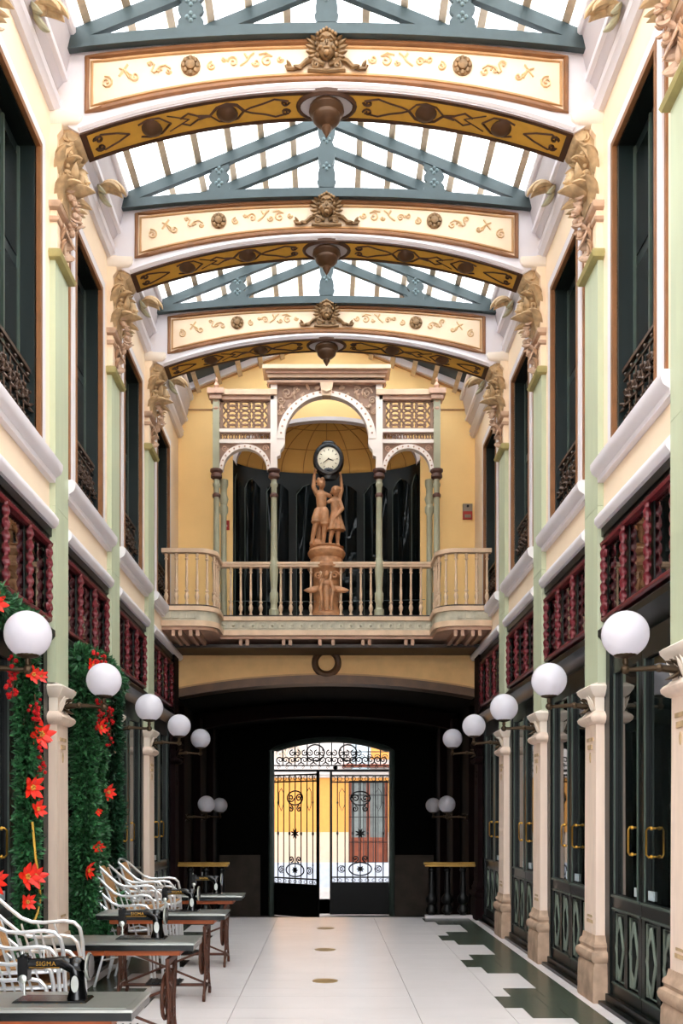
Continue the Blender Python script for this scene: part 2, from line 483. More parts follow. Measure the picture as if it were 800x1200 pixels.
for i in range(31):
    ph = pi*i/30; vs += [app(ph, 4.5), app(ph, 7.26), app(ph, 7.26, 1.06), app(ph, 4.5, 1.06)]
for i in range(30):
    for k in range(4): fs.append((4*i+k, 4*i+4+k, 4*i+4+(k+1) % 4, 4*i+(k+1) % 4))
scr.add(vs, fs)
screen = scr.build('dark_screen', 'dark_green', wall_back, sharp=80)
for i in range(8):
    p0 = pi*(i+0.12)/8; p1 = pi*(i+0.88)/8
    g = MB(); vs = []; fs = []
    for q in range(5):
        ph = p0+(p1-p0)*q/4; top = 6.95 + 0.12*sin(pi*q/4)
        vs += [app(ph, 5.0, 0.985), app(ph, top, 0.985), app(ph, top, 0.992), app(ph, 5.0, 0.992)]
    for q in range(4):
        for k in range(4): fs.append((4*q+k, 4*q+4+k, 4*q+4+(k+1) % 4, 4*q+(k+1) % 4))
    fs += [(0,1,2,3), (16,17,18,19)]
    g.add(vs, fs); g.build('screen_pane', 'screen_glass', wall_back, sharp=80)
    e = MB()
    e.tube([app(p0, 4.8, 0.98), app(p0, 6.9, 0.98), app((p0*3+p1)/4, 7.03, 0.98), app((p0+p1)/2, 7.08, 0.98)], 0.008, 5)
    e.build('pane_bead', 'green_edge', wall_back)
# gable bargeboards
for s in (-1, 1):
    pr = [(s*2.3, rz(2.3)+.0), (s*0.0, rz(0)+.0), (s*0.0, rz(0)+.10), (s*2.3, rz(2.3)+.10)]
    MB().prism(pr, 'y', YBACK-0.10, YBACK-0.005).build('bargeboard', 'white_plaster', wall_back, flat=True)
    pr = [(s*2.3, rz(2.3)-.02), (s*0.0, rz(0)-.02), (s*0.0, rz(0)), (s*2.3, rz(2.3))]
    MB().prism(pr, 'y', YBACK-0.04, YBACK-0.005).build('bargeboard_edge', 'light_brown', wall_back, flat=True)
    MB().box(*sorted((s*1.75, s*2.36)), YBACK-0.02, YBACK-0.002, 8.04, 8.06).build('wall_line', 'light_brown', wall_back, flat=True)
# passage mouth: yellow spandrel with ring ornament, brown arch band
def mouth(x): return arcz(x, 2.36, 0.22, 3.60)
xs = frange(-2.36, 2.36, 30)
MB().strip([(x, 4.19) for x in xs], [(x, mouth(x)) for x in xs], 'y', YBACK, YBACK+0.25).build('spandrel_panel', 'spandrel', wall_back, flat=True)
MB().strip([(x, mouth(x)+0.0) for x in xs], [(x, mouth(x)-0.13) for x in xs], 'y', YBACK-0.06, YBACK+0.3).build('arch_band', 'bronze_dark', wall_back, flat=True)
MB().strip([(x, mouth(x)+0.03) for x in xs], [(x, mouth(x)) for x in xs], 'y', YBACK-0.03, YBACK+0.0).build('arch_bead', 'light_brown', wall_back, flat=True)
rg = MB(); rg.tube([(0.185*cos(2*pi*i/24), YBACK-0.03, 4.02+0.185*sin(2*pi*i/24)) for i in range(24)], 0.055, 8, closed=True)
rg.build('ring_ornament', 'bronze_dark', wall_back)
MB().lathe([(0.14, 0), (0.14, -0.02), (0.12, -0.03)], (0, YBACK, 4.02), 20, axis='y').build('ring_disc', 'spandrel', wall_back)
MB().box(-2.5, 2.5, YBACK-0.08, YBACK+0.3, 4.19, 4.30).build('mouth_beam', 'joist', wall_back, flat=True)

# ------------------------------------------------------------------ passage and street beyond the gate
GY = 23.0; PF = -0.87
ps = MB()
ps.box(-2.9, 2.9, 15.95, 27.6, PF-0.25, PF)
pf = struct(ps.build('floor_passage', 'pavement', flat=True))
for i in range(5):
    MB().box(-2.9, 2.9, 14.67+0.26*i, 14.67+0.26*(i+1)+0.01, PF-0.2, -0.174*(i+1)+0.174*0.0).build('step', 'pavement', pf, flat=True)
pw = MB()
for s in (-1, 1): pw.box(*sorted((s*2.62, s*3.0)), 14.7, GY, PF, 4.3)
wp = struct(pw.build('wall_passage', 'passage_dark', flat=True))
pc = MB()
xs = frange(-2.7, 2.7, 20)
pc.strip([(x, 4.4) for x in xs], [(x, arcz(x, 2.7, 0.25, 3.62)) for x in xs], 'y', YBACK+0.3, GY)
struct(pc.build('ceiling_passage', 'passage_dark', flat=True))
for yy in (19.1,):
    MB().strip([(x, arcz(x, 2.7, 0.25, 3.62)+0.02) for x in xs], [(x, arcz(x, 2.7, 0.3, 3.3)) for x in xs], 'y', yy-0.14, yy+0.14).build('passage_rib', 'passage_maroon', wp, flat=True)
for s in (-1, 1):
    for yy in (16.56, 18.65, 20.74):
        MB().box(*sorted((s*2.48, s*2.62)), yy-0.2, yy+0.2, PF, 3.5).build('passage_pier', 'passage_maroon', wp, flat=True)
# end wall with segmental gate opening
GX = 0.125; GH = 1.475
def gtop(x): return arcz(x-GX, GH, 0.27, 3.17)
gw = MB()
gw.box(-3.0, GX-GH, GY, GY+0.45, PF, 4.4); gw.box(GX+GH, 3.0, GY, GY+0.45, PF, 4.4)
xs = frange(GX-GH, GX+GH, 24)
gw.strip([(x, 4.4) for x in xs], [(x, gtop(x)) for x in xs], 'y', GY, GY+0.45)
gw.box(-3.0, 3.0, GY, GY+0.45, 4.4, 17)  # unseen height over the gate, added to cut sky light in the street
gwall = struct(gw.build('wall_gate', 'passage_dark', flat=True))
for s in (-1, 1):
    MB().box(*sorted((s*1.62, s*2.62)), GY-0.06, GY-0.002, PF, 0.62).build('lit_dado', 'dado_lit_grey', gwall, flat=True)  # light from the gate is put into the paler grey of these panels
fr = MB()
path = [(GX-GH, GY-0.03, PF)] + [(x, GY-0.03, gtop(x)) for x in xs] + [(GX+GH, GY-0.03, PF)]
fr.tube(path, 0.075, 8); fr.build('gate_surround', 'green_edge', gwall)
# gate leaves
def gate_leaf(wd, h=3.52, sgn=1):
    # local: hinge at x=0, leaf extends to +x; z from 0; returns dict of MB
    bars = MB(); scr_ = MB(); pan = MB()
    bars.box(0, 0.05, -0.02, 0.02, 0, h); bars.box(wd-0.06, wd, -0.025, 0.025, 0, h)
    for z in (0.0, 0.76, 0.90, h-0.12, h-0.28): bars.box(0, wd, -0.018, 0.018, z, z+0.035)
    pan.box(0.03, wd-0.03, -0.012, 0.012, 0.03, 0.78)
    n = 8
    for i in range(1, n):
        x = wd*i/n
        bars.tube([(x, 0, 0.78), (x, 0, h-0.1)], 0.014, 5)
        if i % 2: bars.sphere((x, 0, 2.0), 0.03, 6, 5, (1, 1, 1.8)); bars.sphere((x, 0, 2.75), 0.025, 6, 5, (1, 1, 1.5)); bars.sphere((x, 0, 1.25), 0.022, 6, 5)
    c = wd*0.5
    def ring(cx, cz, rx, rz_, r=0.018): scr_.tube([(cx+rx*cos(2*pi*i/18), -0.01, cz+rz_*sin(2*pi*i/18)) for i in range(18)], r, 5, closed=True)
    ring(c, 1.12, 0.28, 0.16); ring(c, 2.86, 0.24, 0.17)
    for a in range(8): scr_.leaf((c, -0.01, 1.12), (cos(a*pi/4), 0, sin(a*pi/4)), (0, -1, 0), 0.1, 0.05, 0.012, 0.1, 5, 4)
    for a in range(8): scr_.leaf((c, -0.01, 2.0), (cos(a*pi/4+0.4), 0, sin(a*pi/4+0.4)), (0, -1, 0), 0.14, 0.05, 0.012, 0.1, 5, 4)
    for s in (-1, 1):
        scr_.tube([(p[0], -0.01, p[1]) for p in spiral(c+s*0.12, 2.86, 0.1, 1.5, 0, s)], 0.017, 5)
        scr_.tube([(p[0], -0.01, p[1]) for p in spiral(c+s*0.13, 2.6, 0.08, 1.4, pi/2, s)], 0.017, 5)
        scr_.tube([(p[0], -0.01, p[1]) for p in spiral(c+s*0.12, 1.38, 0.08, 1.4, -pi/2, -s)], 0.017, 5)
        for xx in (0.2, 0.8):
            scr_.tube([(p[0], -0.01, p[1]) for p in spiral(wd*xx, 1.12, 0.1, 1.6, 0, s)], 0.010, 5)
            scr_.tube([(wd*xx-0.07, -0.01, 2.7), (wd*xx-0.07, -0.01, 3.0), (wd*xx, -0.01, 3.1), (wd*xx+0.07, -0.01, 3.0), (wd*xx+0.07, -0.01, 2.7), (wd*xx, -0.01, 2.55)], 0.010, 5, closed=True)
    for i in range(9):
        ring(wd*(i+0.5)/9, h-0.18, 0.05, 0.05, 0.008); ring(wd*(i+0.5)/9, 0.845, 0.045, 0.035, 0.008)
    return bars, scr_, pan
def gate(name, x, ang, wd, label, flip=False):
    g = empty(name, (x, GY+0.1, PF+0.02), ang, label, 'gate')
    b, s_, p = gate_leaf(wd)
    b.build('bars', 'iron', g); s_.build('scrollwork', 'iron', g); p.build('lower_panel', 'iron', g, flat=True)
    return g
gate('gate_leaf', GX-GH+.02, radians(-38), 1.46, 'left leaf of the black iron gate, standing ajar')
gate('gate_leaf', GX+GH-.02, radians(180), 1.50, 'right leaf of the black iron gate, closed')
ov = empty('gate_fanlight', (GX, GY+0.1, 0), 0, 'arched wrought-iron grille with scrolls above the gate leaves', 'grille')
tb = MB(); tb.box(-1.46, 1.46, -0.03, 0.03, 2.66, 2.72); tb.box(-1.46, 1.46, -0.02, 0.02, 2.80, 2.83); tb.build('rail', 'iron', ov, flat=True)
so = MB()
for i in range(14):
    x = -1.3+2.6*i/13
    so.tube([(p[0], 0, p[1]) for p in spiral(x, 2.765, 0.045, 1.2, 0, 1, 10)], 0.008, 4)
for i in range(9):
    x = -1.2+2.4*i/8
    h = min(0.1, (gtop(x+GX)-2.84)/3)
    so.tube([(x, 0, 2.83), (x, 0, gtop(x+GX))], 0.014, 4)
    for s in (-1, 1):
        so.tube([(p[0], 0, p[1]) for p in spiral(x+s*h*0.7, 2.84+h*1.1, h, 1.4, -pi/2, s)], 0.016, 4)
        if abs(x) < 0.9: so.tube([(p[0], 0, p[1]) for p in spiral(x+s*h*0.6, 2.86+h*2.6, h*0.8, 1.4, pi/2, -s)], 0.015, 4)
so.tube([(0.22*cos(2*pi*i/20)-0.4, 0, 3.13+0.2*sin(2*pi*i/20)) for i in range(20)], 0.02, 4, closed=True)
so.tube([(0.22*cos(2*pi*i/20)+0.4, 0, 3.13+0.2*sin(2*pi*i/20)) for i in range(20)], 0.02, 4, closed=True)
so.build('scrollwork', 'iron', ov)
MB().sphere((0.09, -0.04, 2.76), 0.06, 8, 6).build('boss', 'iron', ov)

# the street
st = MB(); st.box(-9, 9, 23.45, 30.2, PF-0.1, PF+0.0); struct(st.build('floor_street', 'pavement', flat=True))
fb = empty('street_building', (0, 30, PF), 0, 'ochre street building with white base and tall grilled window, seen through the gate', 'building')
b = MB()
wx0, wx1, wz0, wz1 = 0.72, 1.95, 0.95, 3.55
b.box(-9, wx0, 0, 0.4, 1.92, 3.66); b.box(wx1, 9, 0, 0.4, 1.92, 3.66); b.box(wx0, wx1, 0, 0.4, 3.55, 3.66)
b.build('wall', 'facade_orange', fb, flat=True)
b = MB(); b.box(-9, wx0, -0.03, 0.4, 0.95, 1.92); b.box(wx1, 9, -0.03, 0.4, 0.95, 1.92); b.build('wall_band', 'facade_pink', fb, flat=True)
b = MB(); b.box(-9, 9, -0.06, 0.4, 0.15, 0.95); b.build('base', 'facade_grey', fb, flat=True)
b = MB(); b.box(-9, 9, -0.12, 0.4, -0.05, 0.15); b.build('kerb', 'facade_white', fb, flat=True)
b = MB(); b.box(-9, 9, -0.10, 0.4, 3.66, 3.76); b.box(-9, 9, -0.2, 0.4, 3.76, 3.86); b.build('cornice', 'facade_white', fb, flat=True)
b = MB(); b.box(-9, 0.8, 0, 0.4, 3.86, 15); b.box(1.4, 9, 0, 0.4, 3.86, 15); b.box(0.8, 1.4, 0, 0.4, 6, 15); b.build('upper_wall', 'facade_white', fb, flat=True)  # carried up out of view to keep sky light off the street
b = MB(); b.box(1.42, 3.2, -0.01, 0.0, 4.25, 5.2); b.build('upper_panel', 'facade_orange', fb, flat=True)
b = MB(); b.box(0.8, 1.4, 0.15, 0.2, 3.86, 6); b.build('upper_window', 'tile_blue', fb, flat=True)
b = MB(); b.box(0.5, 3.4, -0.6, 0.0, 3.98, 4.06); b.build('balcony_slab', 'wood_brown', fb, flat=True)
b = MB()
for s in range(12): b.tube([(p[0], -0.58, p[1]) for p in spiral(0.62+0.24*s, 4.28, 0.1, 1.5, 0, 1)], 0.012, 4)
b.tube([(0.5, -0.58, 4.45), (3.4, -0.58, 4.45)], 0.015, 4); b.build('balcony_railing', 'iron', fb)
b = MB()
for cx, cz, r in ((-1.1, 4.45, 0.28), (-1.1, 4.45, 0.18)): b.tube([(cx+r*cos(2*pi*i/20), -0.02, cz+r*sin(2*pi*i/20)) for i in range(20)], 0.03, 6, closed=True)
for s in range(-1, 2):
    b.tube([(p[0], -0.02, p[1]) for p in spiral(-2.0+0.5*s, 4.4, 0.2, 1.5, 0, 1)], 0.025, 5)
b.build('stucco_relief', 'facade_pink', fb)
wn = MB(); wn.box(wx0, wx1, 0.16, 0.2, wz0, wz1); wn = wn.build('window', 'window_grey', fb, flat=True)
b = MB(); b.box(wx0, wx0+0.08, 0.08, 0.18, wz0, wz1); b.box(wx1-0.08, wx1, 0.08, 0.18, wz0, wz1); b.box((wx0+wx1)/2-0.05, (wx0+wx1)/2+0.05, 0.08, 0.18, wz0, wz1); b.box(wx0, wx1, 0.09, 0.18, wz0+0.7, wz0+0.8); b.build('window_frame', 'wood_brown', wn, flat=True)
b = MB(); b.box(wx0+0.08, wx1-0.08, 0.12, 0.16, wz0, wz0+0.72); b.build('lower_shutter', 'wood_brown', wn, flat=True)
b = MB()
for i in range(9):
    x = wx0+(wx1-wx0)*i/8; b.tube([(x, -0.04, wz0-0.05), (x, -0.04, wz1)], 0.012, 4)
for z in (wz0, 1.6, 2.4, 3.1, wz1): b.tube([(wx0, -0.04, z), (wx1, -0.04, z)], 0.012, 4)
b.build('window_grille', 'iron', wn)
# ------------------------------------------------------------------ pilasters (local: wall plane x=0, +x into the hall)
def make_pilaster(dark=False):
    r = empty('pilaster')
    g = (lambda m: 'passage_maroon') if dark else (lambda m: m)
    MB().levels([(0.10, .245, 0), (0.105, .25, .02), (0.10, .245, .30), (0.085, .235, .34)]).build('plinth', g('stone_worn'), r)
    MB().levels([(0.095, .24, .34), (0.115, .255, .37), (0.12, .26, .40), (0.11, .25, .43), (0.085, .225, .445), (0.085, .225, .46), (0.095, .235, .475), (0.09, .23, .50), (0.075, .205, .52), (0.07, .185, .57)]).build('base_moulding', g('stone_worn'), r)
    MB().levels([(0.06, .175, .57), (0.055, .165, 2.40)]).build('shaft', g('stone_cream'), r, flat=True)
    p = MB(); p.box(0.05, 0.064, -0.09, 0.09, 0.66, 0.69); p.box(0.05, 0.064, -0.07, 0.07, .71, .73); p.box(0.05, 0.064, -0.09, 0.09, 2.24, 2.27); p.box(.05, .066, -.06, .06, 2.17, 2.21); p.sphere((0.058, 0, 2.10), .03, 8, 5, (.3, .6, 1.6))
    p.build('incised_ornament', g('carved_cream'), r)
    MB().levels([(0.06, .17, 2.38), (0.085, .19, 2.39), (0.11, .21, 2.415), (0.115, .215, 2.44), (0.10, .205, 2.46), (0.075, .185, 2.475), (0.065, .165, 2.49)]).build('collar', g('stone_cream'), r)
    n = MB(); n.levels([(0.055, .155, 2.485), (0.06, .155, 2.62)])
    for i in range(5):
        yy = -0.12+0.06*i
        n.leaf((0.058, yy, 2.485), (0.15, 0, 1), (1, 0, 0), 0.15, 0.06, 0.012, 0.25, 6, 5)
    n.build('leaf_neck', g('stone_white'), r)
    MB().levels([(0.06, .16, 2.61), (0.085, .185, 2.63), (0.115, .215, 2.675), (0.12, .22, 2.70), (0.10, .20, 2.715), (0.06, .20, 2.73)]).build('cap', g('stone_white'), r)
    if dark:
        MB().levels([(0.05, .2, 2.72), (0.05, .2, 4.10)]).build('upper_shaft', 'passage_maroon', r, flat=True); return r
    MB().levels([(0.05, .2, 2.72), (0.05, .2, 4.235)]).build('green_shaft', 'green_paint', r, flat=True)
    MB().levels([(0.05, .2, 4.238), (0.05, .2, 6.36)]).build('green_shaft', 'green_paint', r, flat=True)
    MB().levels([(0.05, .205, 6.33), (0.10, .235, 6.345), (0.115, .245, 6.375), (0.10, .235, 6.41), (0.055, .205, 6.43)]).build('capital_base_trim', 'olive_trim', r)
    c = MB(); c.levels([(0.06, .19, 6.41), (0.06, .19, 7.40), (0.10, .19, 7.45), (0.10, .19, 7.62)])
    c.build('capital_block', 'wall_cream', r, flat=True)
    c = MB(); c.levels([(0.06, .195, 6.76), (0.095, .225, 6.775), (0.105, .23, 6.80), (0.095, .225, 6.83), (0.06, .195, 6.84)])
    c.levels([(0.05, .2, 6.66), (0.08, .21, 6.67), (0.08, .21, 6.70), (0.05, .2, 6.71)])
    c.build('capital_band', 'carved_pink', r)
    # relief plaque
    c = MB()
    rnd = random.Random(3)
    for s in (-1, 1):
        for i in range(4):
            c.leaf((0.06, s*0.02, 6.47+0.05*i), (0.1, s*1, 0.5-0.3*(i % 2)), (1, 0, 0), 0.15, 0.06, 0.015, 0.5, 6, 5)
    c.sphere((0.065, 0, 6.56), 0.04, 8, 6, (.6, 1, 1.6))
    c.build('plaque_relief', 'carved_pink', r)
    # console
    prof = [(0.0, 6.84), (0.09, 6.86), (0.10, 6.98), (0.08, 7.08), (0.09, 7.18), (0.13, 7.28), (0.19, 7.36), (0.215, 7.44), (0.20, 7.50), (0.0, 7.50)]
    MB().prism(prof, 'y', -0.13, 0.13).build('console', 'carved_cream', r, sharp=60)
    v = MB()
    for y in (-0.135, 0.135):
        v.tube([(p[0], y, p[1]) for p in spiral(0.145, 7.42, 0.062, 1.5, -pi/2, 1, 14)], 0.014, 6)
    v.lathe([(0.062, -0.15), (0.068, -0.1), (0.068, 0.1), (0.062, 0.15)], (0.19, 0, 7.43), 12, axis='y') if False else v.tube([(0.185, -0.15, 7.43), (0.185, -0.13, 7.43), (0.185, 0.13, 7.43), (0.185, 0.15, 7.43)], [0.05, 0.065, 0.065, 0.05], 12)
    v.build('volute', 'carved_cream', r)
    MB().levels([(0.10, .17, 7.49), (0.23, .19, 7.50), (0.27, .205, 7.53), (0.28, .21, 7.57), (0.27, .205, 7.60), (0.10, .2, 7.61)]).build('abacus', 'stone_white', r)
    # foliage: large curling leaf, garland, side leaves
    c = MB()
    c.leaf((0.09, 0, 6.98), (0.95, 0, 0.45), (-0.2, 0, 1), 0.25, 0.16, 0.03, -0.5, 8, 8) if False else None
    c.leaf((0.08, 0, 6.96), (0.55, 0, 0.85), (1, 0, -0.5), 0.30, 0.2, 0.03, 0.9, 8, 8)
    for s in (-1, 1):
        c.leaf((0.08, s*0.07, 6.98), (0.5, s*0.5, 0.7), (1, s*0.4, -0.5), 0.24, 0.12, 0.025, 0.9, 6, 7)
        c.leaf((0.10, s*0.05, 7.18), (0.35, s*0.6, 0.8), (1, s, 0), 0.2, 0.1, 0.02, 0.8, 6, 6)
        c.leaf((0.12, s*0.06, 7.25), (0.6, s*0.3, 0.6), (1, 0, -1), 0.15, 0.09, 0.02, 0.8, 6, 6)
        c.leaf((0.05, s*0.14, 6.86), (0.2, s*0.35, 0.95), (1, s, 0), 0.26, 0.11, 0.02, 0.7, 6, 6)
        c.leaf((0.05, s*0.16, 7.1), (0.2, s*0.25, 0.95), (1, s, 0), 0.24, 0.1, 0.02, 0.6, 6, 6)
    for s in (-1, 1):
        for (xx, zz, rr) in ((0.13, 7.28, .05), (0.12, 7.12, .04), (0.15, 7.36, .035)):
            c.tube([(xx+p[0]*.8, s*(.10+.03*abs(p[0])*10), p[1]) for p in spiral(0, zz, rr, 1.5, 0, 1, 14)], .014, 6)
        for q in range(6): c.sphere((0.10+.012*q, s*(.14-.006*q), 7.02+.055*q), .02, 6, 4)
        c.leaf((0.12, s*.02, 7.30), (0.7, s*.2, -.5), (1, 0, .6), .13, .07, .016, .9, 6, 6)
        c.leaf((0.05, s*.19, 6.95), (.45, s*.3, .85), (1, s*.3, 0), .2, .09, .018, .9, 6, 6)
        c.leaf((0.05, s*.19, 7.22), (.45, s*.3, .85), (1, s*.3, 0), .18, .08, .018, .9, 6, 6)
    c.build('acanthus_leaf', 'carved_cream', r)
    c = MB()   # small cherub head looking into the hall
    c.sphere((.235, 0, 7.13), .055, 12, 9, (.95, .9, 1.15)); c.sphere((.225, 0, 7.17), .058, 10, 7, (.9, 1, .75)); c.sphere((.288, 0, 7.12), .013, 6, 5); c.sphere((.27, 0, 7.085), .02, 7, 5)
    for s in (-1, 1):
        c.sphere((.27, s*.022, 7.145), .010, 6, 4); c.sphere((.265, s*.03, 7.11), .02, 7, 5); c.leaf((.16, s*.05, 7.08), (.5, s*.9, .5), (0, 0, 1), .17, .08, .015, .5, 6, 6)
    c.tube([(.10, 0, 7.05), (.17, 0, 7.05), (.23, 0, 7.09)], [.06, .045, .035], 8)
    c.build('cherub_head', 'carved_cream', r)
    c = MB()
    for i in range(26):
        t = i/25.0
        x = 0.12+0.05*sin(t*pi)+rnd.uniform(-.015, .02); y = rnd.uniform(-.11, .11)*(1-0.55*t); z = 7.02-0.36*t
        a = rnd.uniform(0, 2*pi)
        if i % 3 == 0: c.sphere((x, y, z), rnd.uniform(.022, .035), 7, 5)
        else: c.leaf((x-0.02, y, z), (0.35, cos(a), sin(a)), (1, 0, 0.2), rnd.uniform(.06, .1), .05, .014, 0.9, 5, 5)
    for i in range(5): c.leaf((0.09, 0.04*(i-2), 6.72), (0.1, (i-2)*0.15, -1), (1, 0, 0), .14, .05, .014, .3, 5, 5)
    c.build('fruit_garland', 'carved_pink', r)
    return r
pil = make_pilaster()
k = 0
wh = {0: 'nearest the camera, half out of frame', 1: 'second from the camera', 2: 'third from the camera', 3: 'fourth, next to the balcony'}
for i in range(4):
    for s, side in ((1, 'right'), (-1, 'left')):
        if i == 0 and s == -1: pass
        put(pil, k == 0, (s*WX, YP[i], 0), pi if s > 0 else 0,
            'green and cream pilaster with carved capital, %s wall, %s' % (side, wh[i]) if not (i == 0 and s < 0) else 'green and cream pilaster on the left wall beyond the frame edge, carrying the nearest lamp')
        k += 1
for o in [pil]+[x for x in COL.objects if x.name.startswith('pilaster')]:
    o['category'] = 'pilaster'; o['group'] = 'pilasters along the arcade'
pd = make_pilaster(True)  # dark copy: balcony shade is put into its maroon colour
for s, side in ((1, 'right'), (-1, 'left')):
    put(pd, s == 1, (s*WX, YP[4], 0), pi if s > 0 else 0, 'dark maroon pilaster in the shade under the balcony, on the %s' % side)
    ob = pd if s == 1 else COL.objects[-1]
for o in COL.objects:
    if o.type == 'EMPTY' and o.name.startswith('pilaster'): o['category'] = 'pilaster'; o['group'] = 'pilasters along the arcade'

# ------------------------------------------------------------------ globe lamps
def make_lamp():
    r = empty('globe_lamp')
    a = MB()
    a.tube([(-0.37, 0, -0.005), (-0.32, 0, 0), (-0.2, 0, 0.01), (-0.05, 0, 0.0), (0.0, 0, 0.0)], [0.022, 0.028, 0.02, 0.016, 0.016], 8)
    a.sphere((-0.22, 0, 0.01), 0.03, 8, 6); a.sphere((0, 0, 0), 0.032, 8, 6)
    a.lathe([(0.07, 0), (0.07, 0.012), (0.045, 0.02), (0.03, 0.04)], (-0.375, 0, -0.005), 12, axis='x')
    for s in (-1, 1):
        a.leaf((-0.36, 0, 0), (0.3, s*0.4, s*0.6), (1, 0, 0), .12, .05, .012, .6, 5, 5)
        a.leaf((-0.36, 0, 0), (0.3, s*0.4, -s*0.6), (1, 0, 0), .12, .05, .012, .6, 5, 5)
    a.build('arm', 'brass_dark', r)
    a = MB(); a.lathe([(0.012, 0.02), (0.02, 0.045), (0.016, 0.07), (0.07, 0.085), (0.075, 0.10), (0.07, 0.105)], (0, 0, 0), 14); a.build('gallery', 'brass_dark', r)
    g = MB()
    g.lathe([(0.066, 0.095)]+[(0.152*sin(t), 0.228-0.152*cos(t)) for t in frange(0.45, pi-0.02, 16)], (0, 0, 0), 28)
    g.build('globe', 'opal', r, sharp=80)
    return r
lamp = make_lamp()
first = True
nm = {0: 'nearest to the camera', 1: 'second from the camera', 2: 'third from the camera', 3: 'fourth from the camera', 4: 'fifth, under the balcony'}
for i in range(5):
    for s, side in ((1, 'right'), (-1, 'left')):
        put(lamp, first, (s*1.943, YP[i], 2.547), pi if s > 0 else 0, 'white globe lamp on a bracket, %s on the %s wall' % (nm[i], side)); first = False
for j, (yy, w) in enumerate(((16.56, 'first down the stairs'), (18.65, 'second down the stairs'))):
    for s, side in ((1, 'right'), (-1, 'left')):
        put(lamp, False, (s*2.12, yy, 1.56), pi if s > 0 else 0, 'dim globe lamp low in the dark passage, %s on the %s' % (w, side))
for o in COL.objects:
    if o.type == 'EMPTY' and o.name.startswith('globe_lamp'): o['category'] = 'lamp'; o['group'] = 'globe lamps along the arcade'

# ------------------------------------------------------------------ upper windows
def make_window():
    r = empty('window'); r['kind'] = 'structure'
    def frame(y0, y1, z1, w, d0, d1, nm_, m):
        # three-sided band outside the rectangle (y0..y1, up to z1)
        b = MB(); b.box(d0, d1, y0-w, y0, 4.60, z1+w); b.box(d0, d1, y1, y1+w, 4.60, z1+w); b.box(d0, d1, y0, y1, z1, z1+w)
        return b.build(nm_, m, r, flat=True)
    frame(-.48, .48, 7.04, .05, -.02, .036, 'inner_frame', 'brown_trim')
    frame(-.53, .53, 7.09, .10, -.02, .03, 'white_architrave', 'white_plaster')
    frame(-.63, .63, 7.19, .04, -.02, .014, 'outer_frame', 'brown_trim')
    b = MB(); b.box(-.36, -.005, -.479, .479, 7.02, 7.039); b.box(-.36, -.005, -.4795, -.465, 4.6, 7.03); b.box(-.36, -.005, .465, .4795, 4.6, 7.03); b.build('reveal_lining', 'dark_green', r, flat=True)
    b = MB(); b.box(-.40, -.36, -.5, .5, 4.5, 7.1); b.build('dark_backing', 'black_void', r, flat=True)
    for s in (-1, 1):
        f = MB(); f.box(-.18, -.14, *sorted((s*.02, s*.48)), 4.60, 7.04); f = f.build('casement', 'shutter', r, flat=True)
        p = MB(); p.box(-.139, -.132, *sorted((s*.10, s*.40)), 4.75, 6.0); p.build('pane', 'window_glass', f, flat=True)
        p = MB(); p.box(-.139, -.132, *sorted((s*.10, s*.40)), 6.1, 6.92); p.build('pane', 'window_glass', f, flat=True)
        p = MB()
        for yy in (.07, .43):
            p.box(-.14, -.12, s*yy-.012, s*yy+.012, 4.65, 7.0)
        p.build('casement_bead', 'green_edge', f, flat=True)
        p = MB(); p.box(-.14, -.005, *sorted((s*.445, s*.478)), 4.62, 7.03); p.build('shutter_leaf', 'shutter', r, flat=True)
    return r
win = make_window()
first = True
n = 0
for s, side in ((-1, 'left'), (1, 'right')):
    for i, c in enumerate(YB):
        n += 1
        o = win if first else copy_tree(win); first = False
        o.location = (s*WX, c, 0); o.rotation_euler = (0, 0, pi if s > 0 else 0); o.name = 'window_%d' % n
        o['kind'] = 'structure'
def make_balconet():
    r = empty('balconet')
    b = MB(); b.box(-.035, .0, -.475, .475, .57, .60); b.box(-.03, -.01, -.475, .475, .50, .515); b.box(-.03, -.01, -.475, .475, .03, .05); b.box(-.03, -.01, -.475, -.455, 0, .6); b.box(-.03, -.01, .455, .475, 0, .6)
    b.build('handrail', 'iron_bronze', r, flat=True)
    b = MB()
    for i in range(6):
        y = -.38+.152*i
        for s in (-1, 1):
            b.tube([(-.02, y+s*p[0], p[1]) for p in spiral(.038, .40, .052, 1.5, pi, 1, 14)], .011, 5)
            b.tube([(-.02, y+s*p[0], p[1]) for p in spiral(.038, .17, .052, 1.5, pi, -1, 14)], .011, 5)
            b.leaf((-.015, y, .285), (0.2, s, .6), (1, 0, 0), .08, .04, .012, .5, 5, 4)
            b.leaf((-.015, y, .285), (0.2, s, -.6), (1, 0, 0), .08, .04, .012, .5, 5, 4)
        b.sphere((-.01, y, .285), .026, 7, 5); b.sphere((-.012, y+.076, .42), .02, 6, 5); b.sphere((-.012, y+.076, .16), .02, 6, 5)
        b.tube([(-.02, y+.076, .05), (-.02, y+.076, .5)], .008, 4)
        b.sphere((-.015, y, .535), .02, 6, 4)
    b.build('scrollwork', 'iron_bronze', r)
    return r
bal = make_balconet()
first = True
for s, side in ((-1, 'left'), (1, 'right')):
    for i, c in enumerate(YB):
        put(bal, first, (s*(WX+0.03), c, 4.602), pi if s > 0 else 0, 'ornate wrought-iron balconet across the %s window of the %s wall' % (NTH[i], side)); first = False
for o in COL.objects:
    if o.type == 'EMPTY' and o.name.startswith('balconet'): tag(o, o['label'], 'railing', 'balconets of the upper windows')

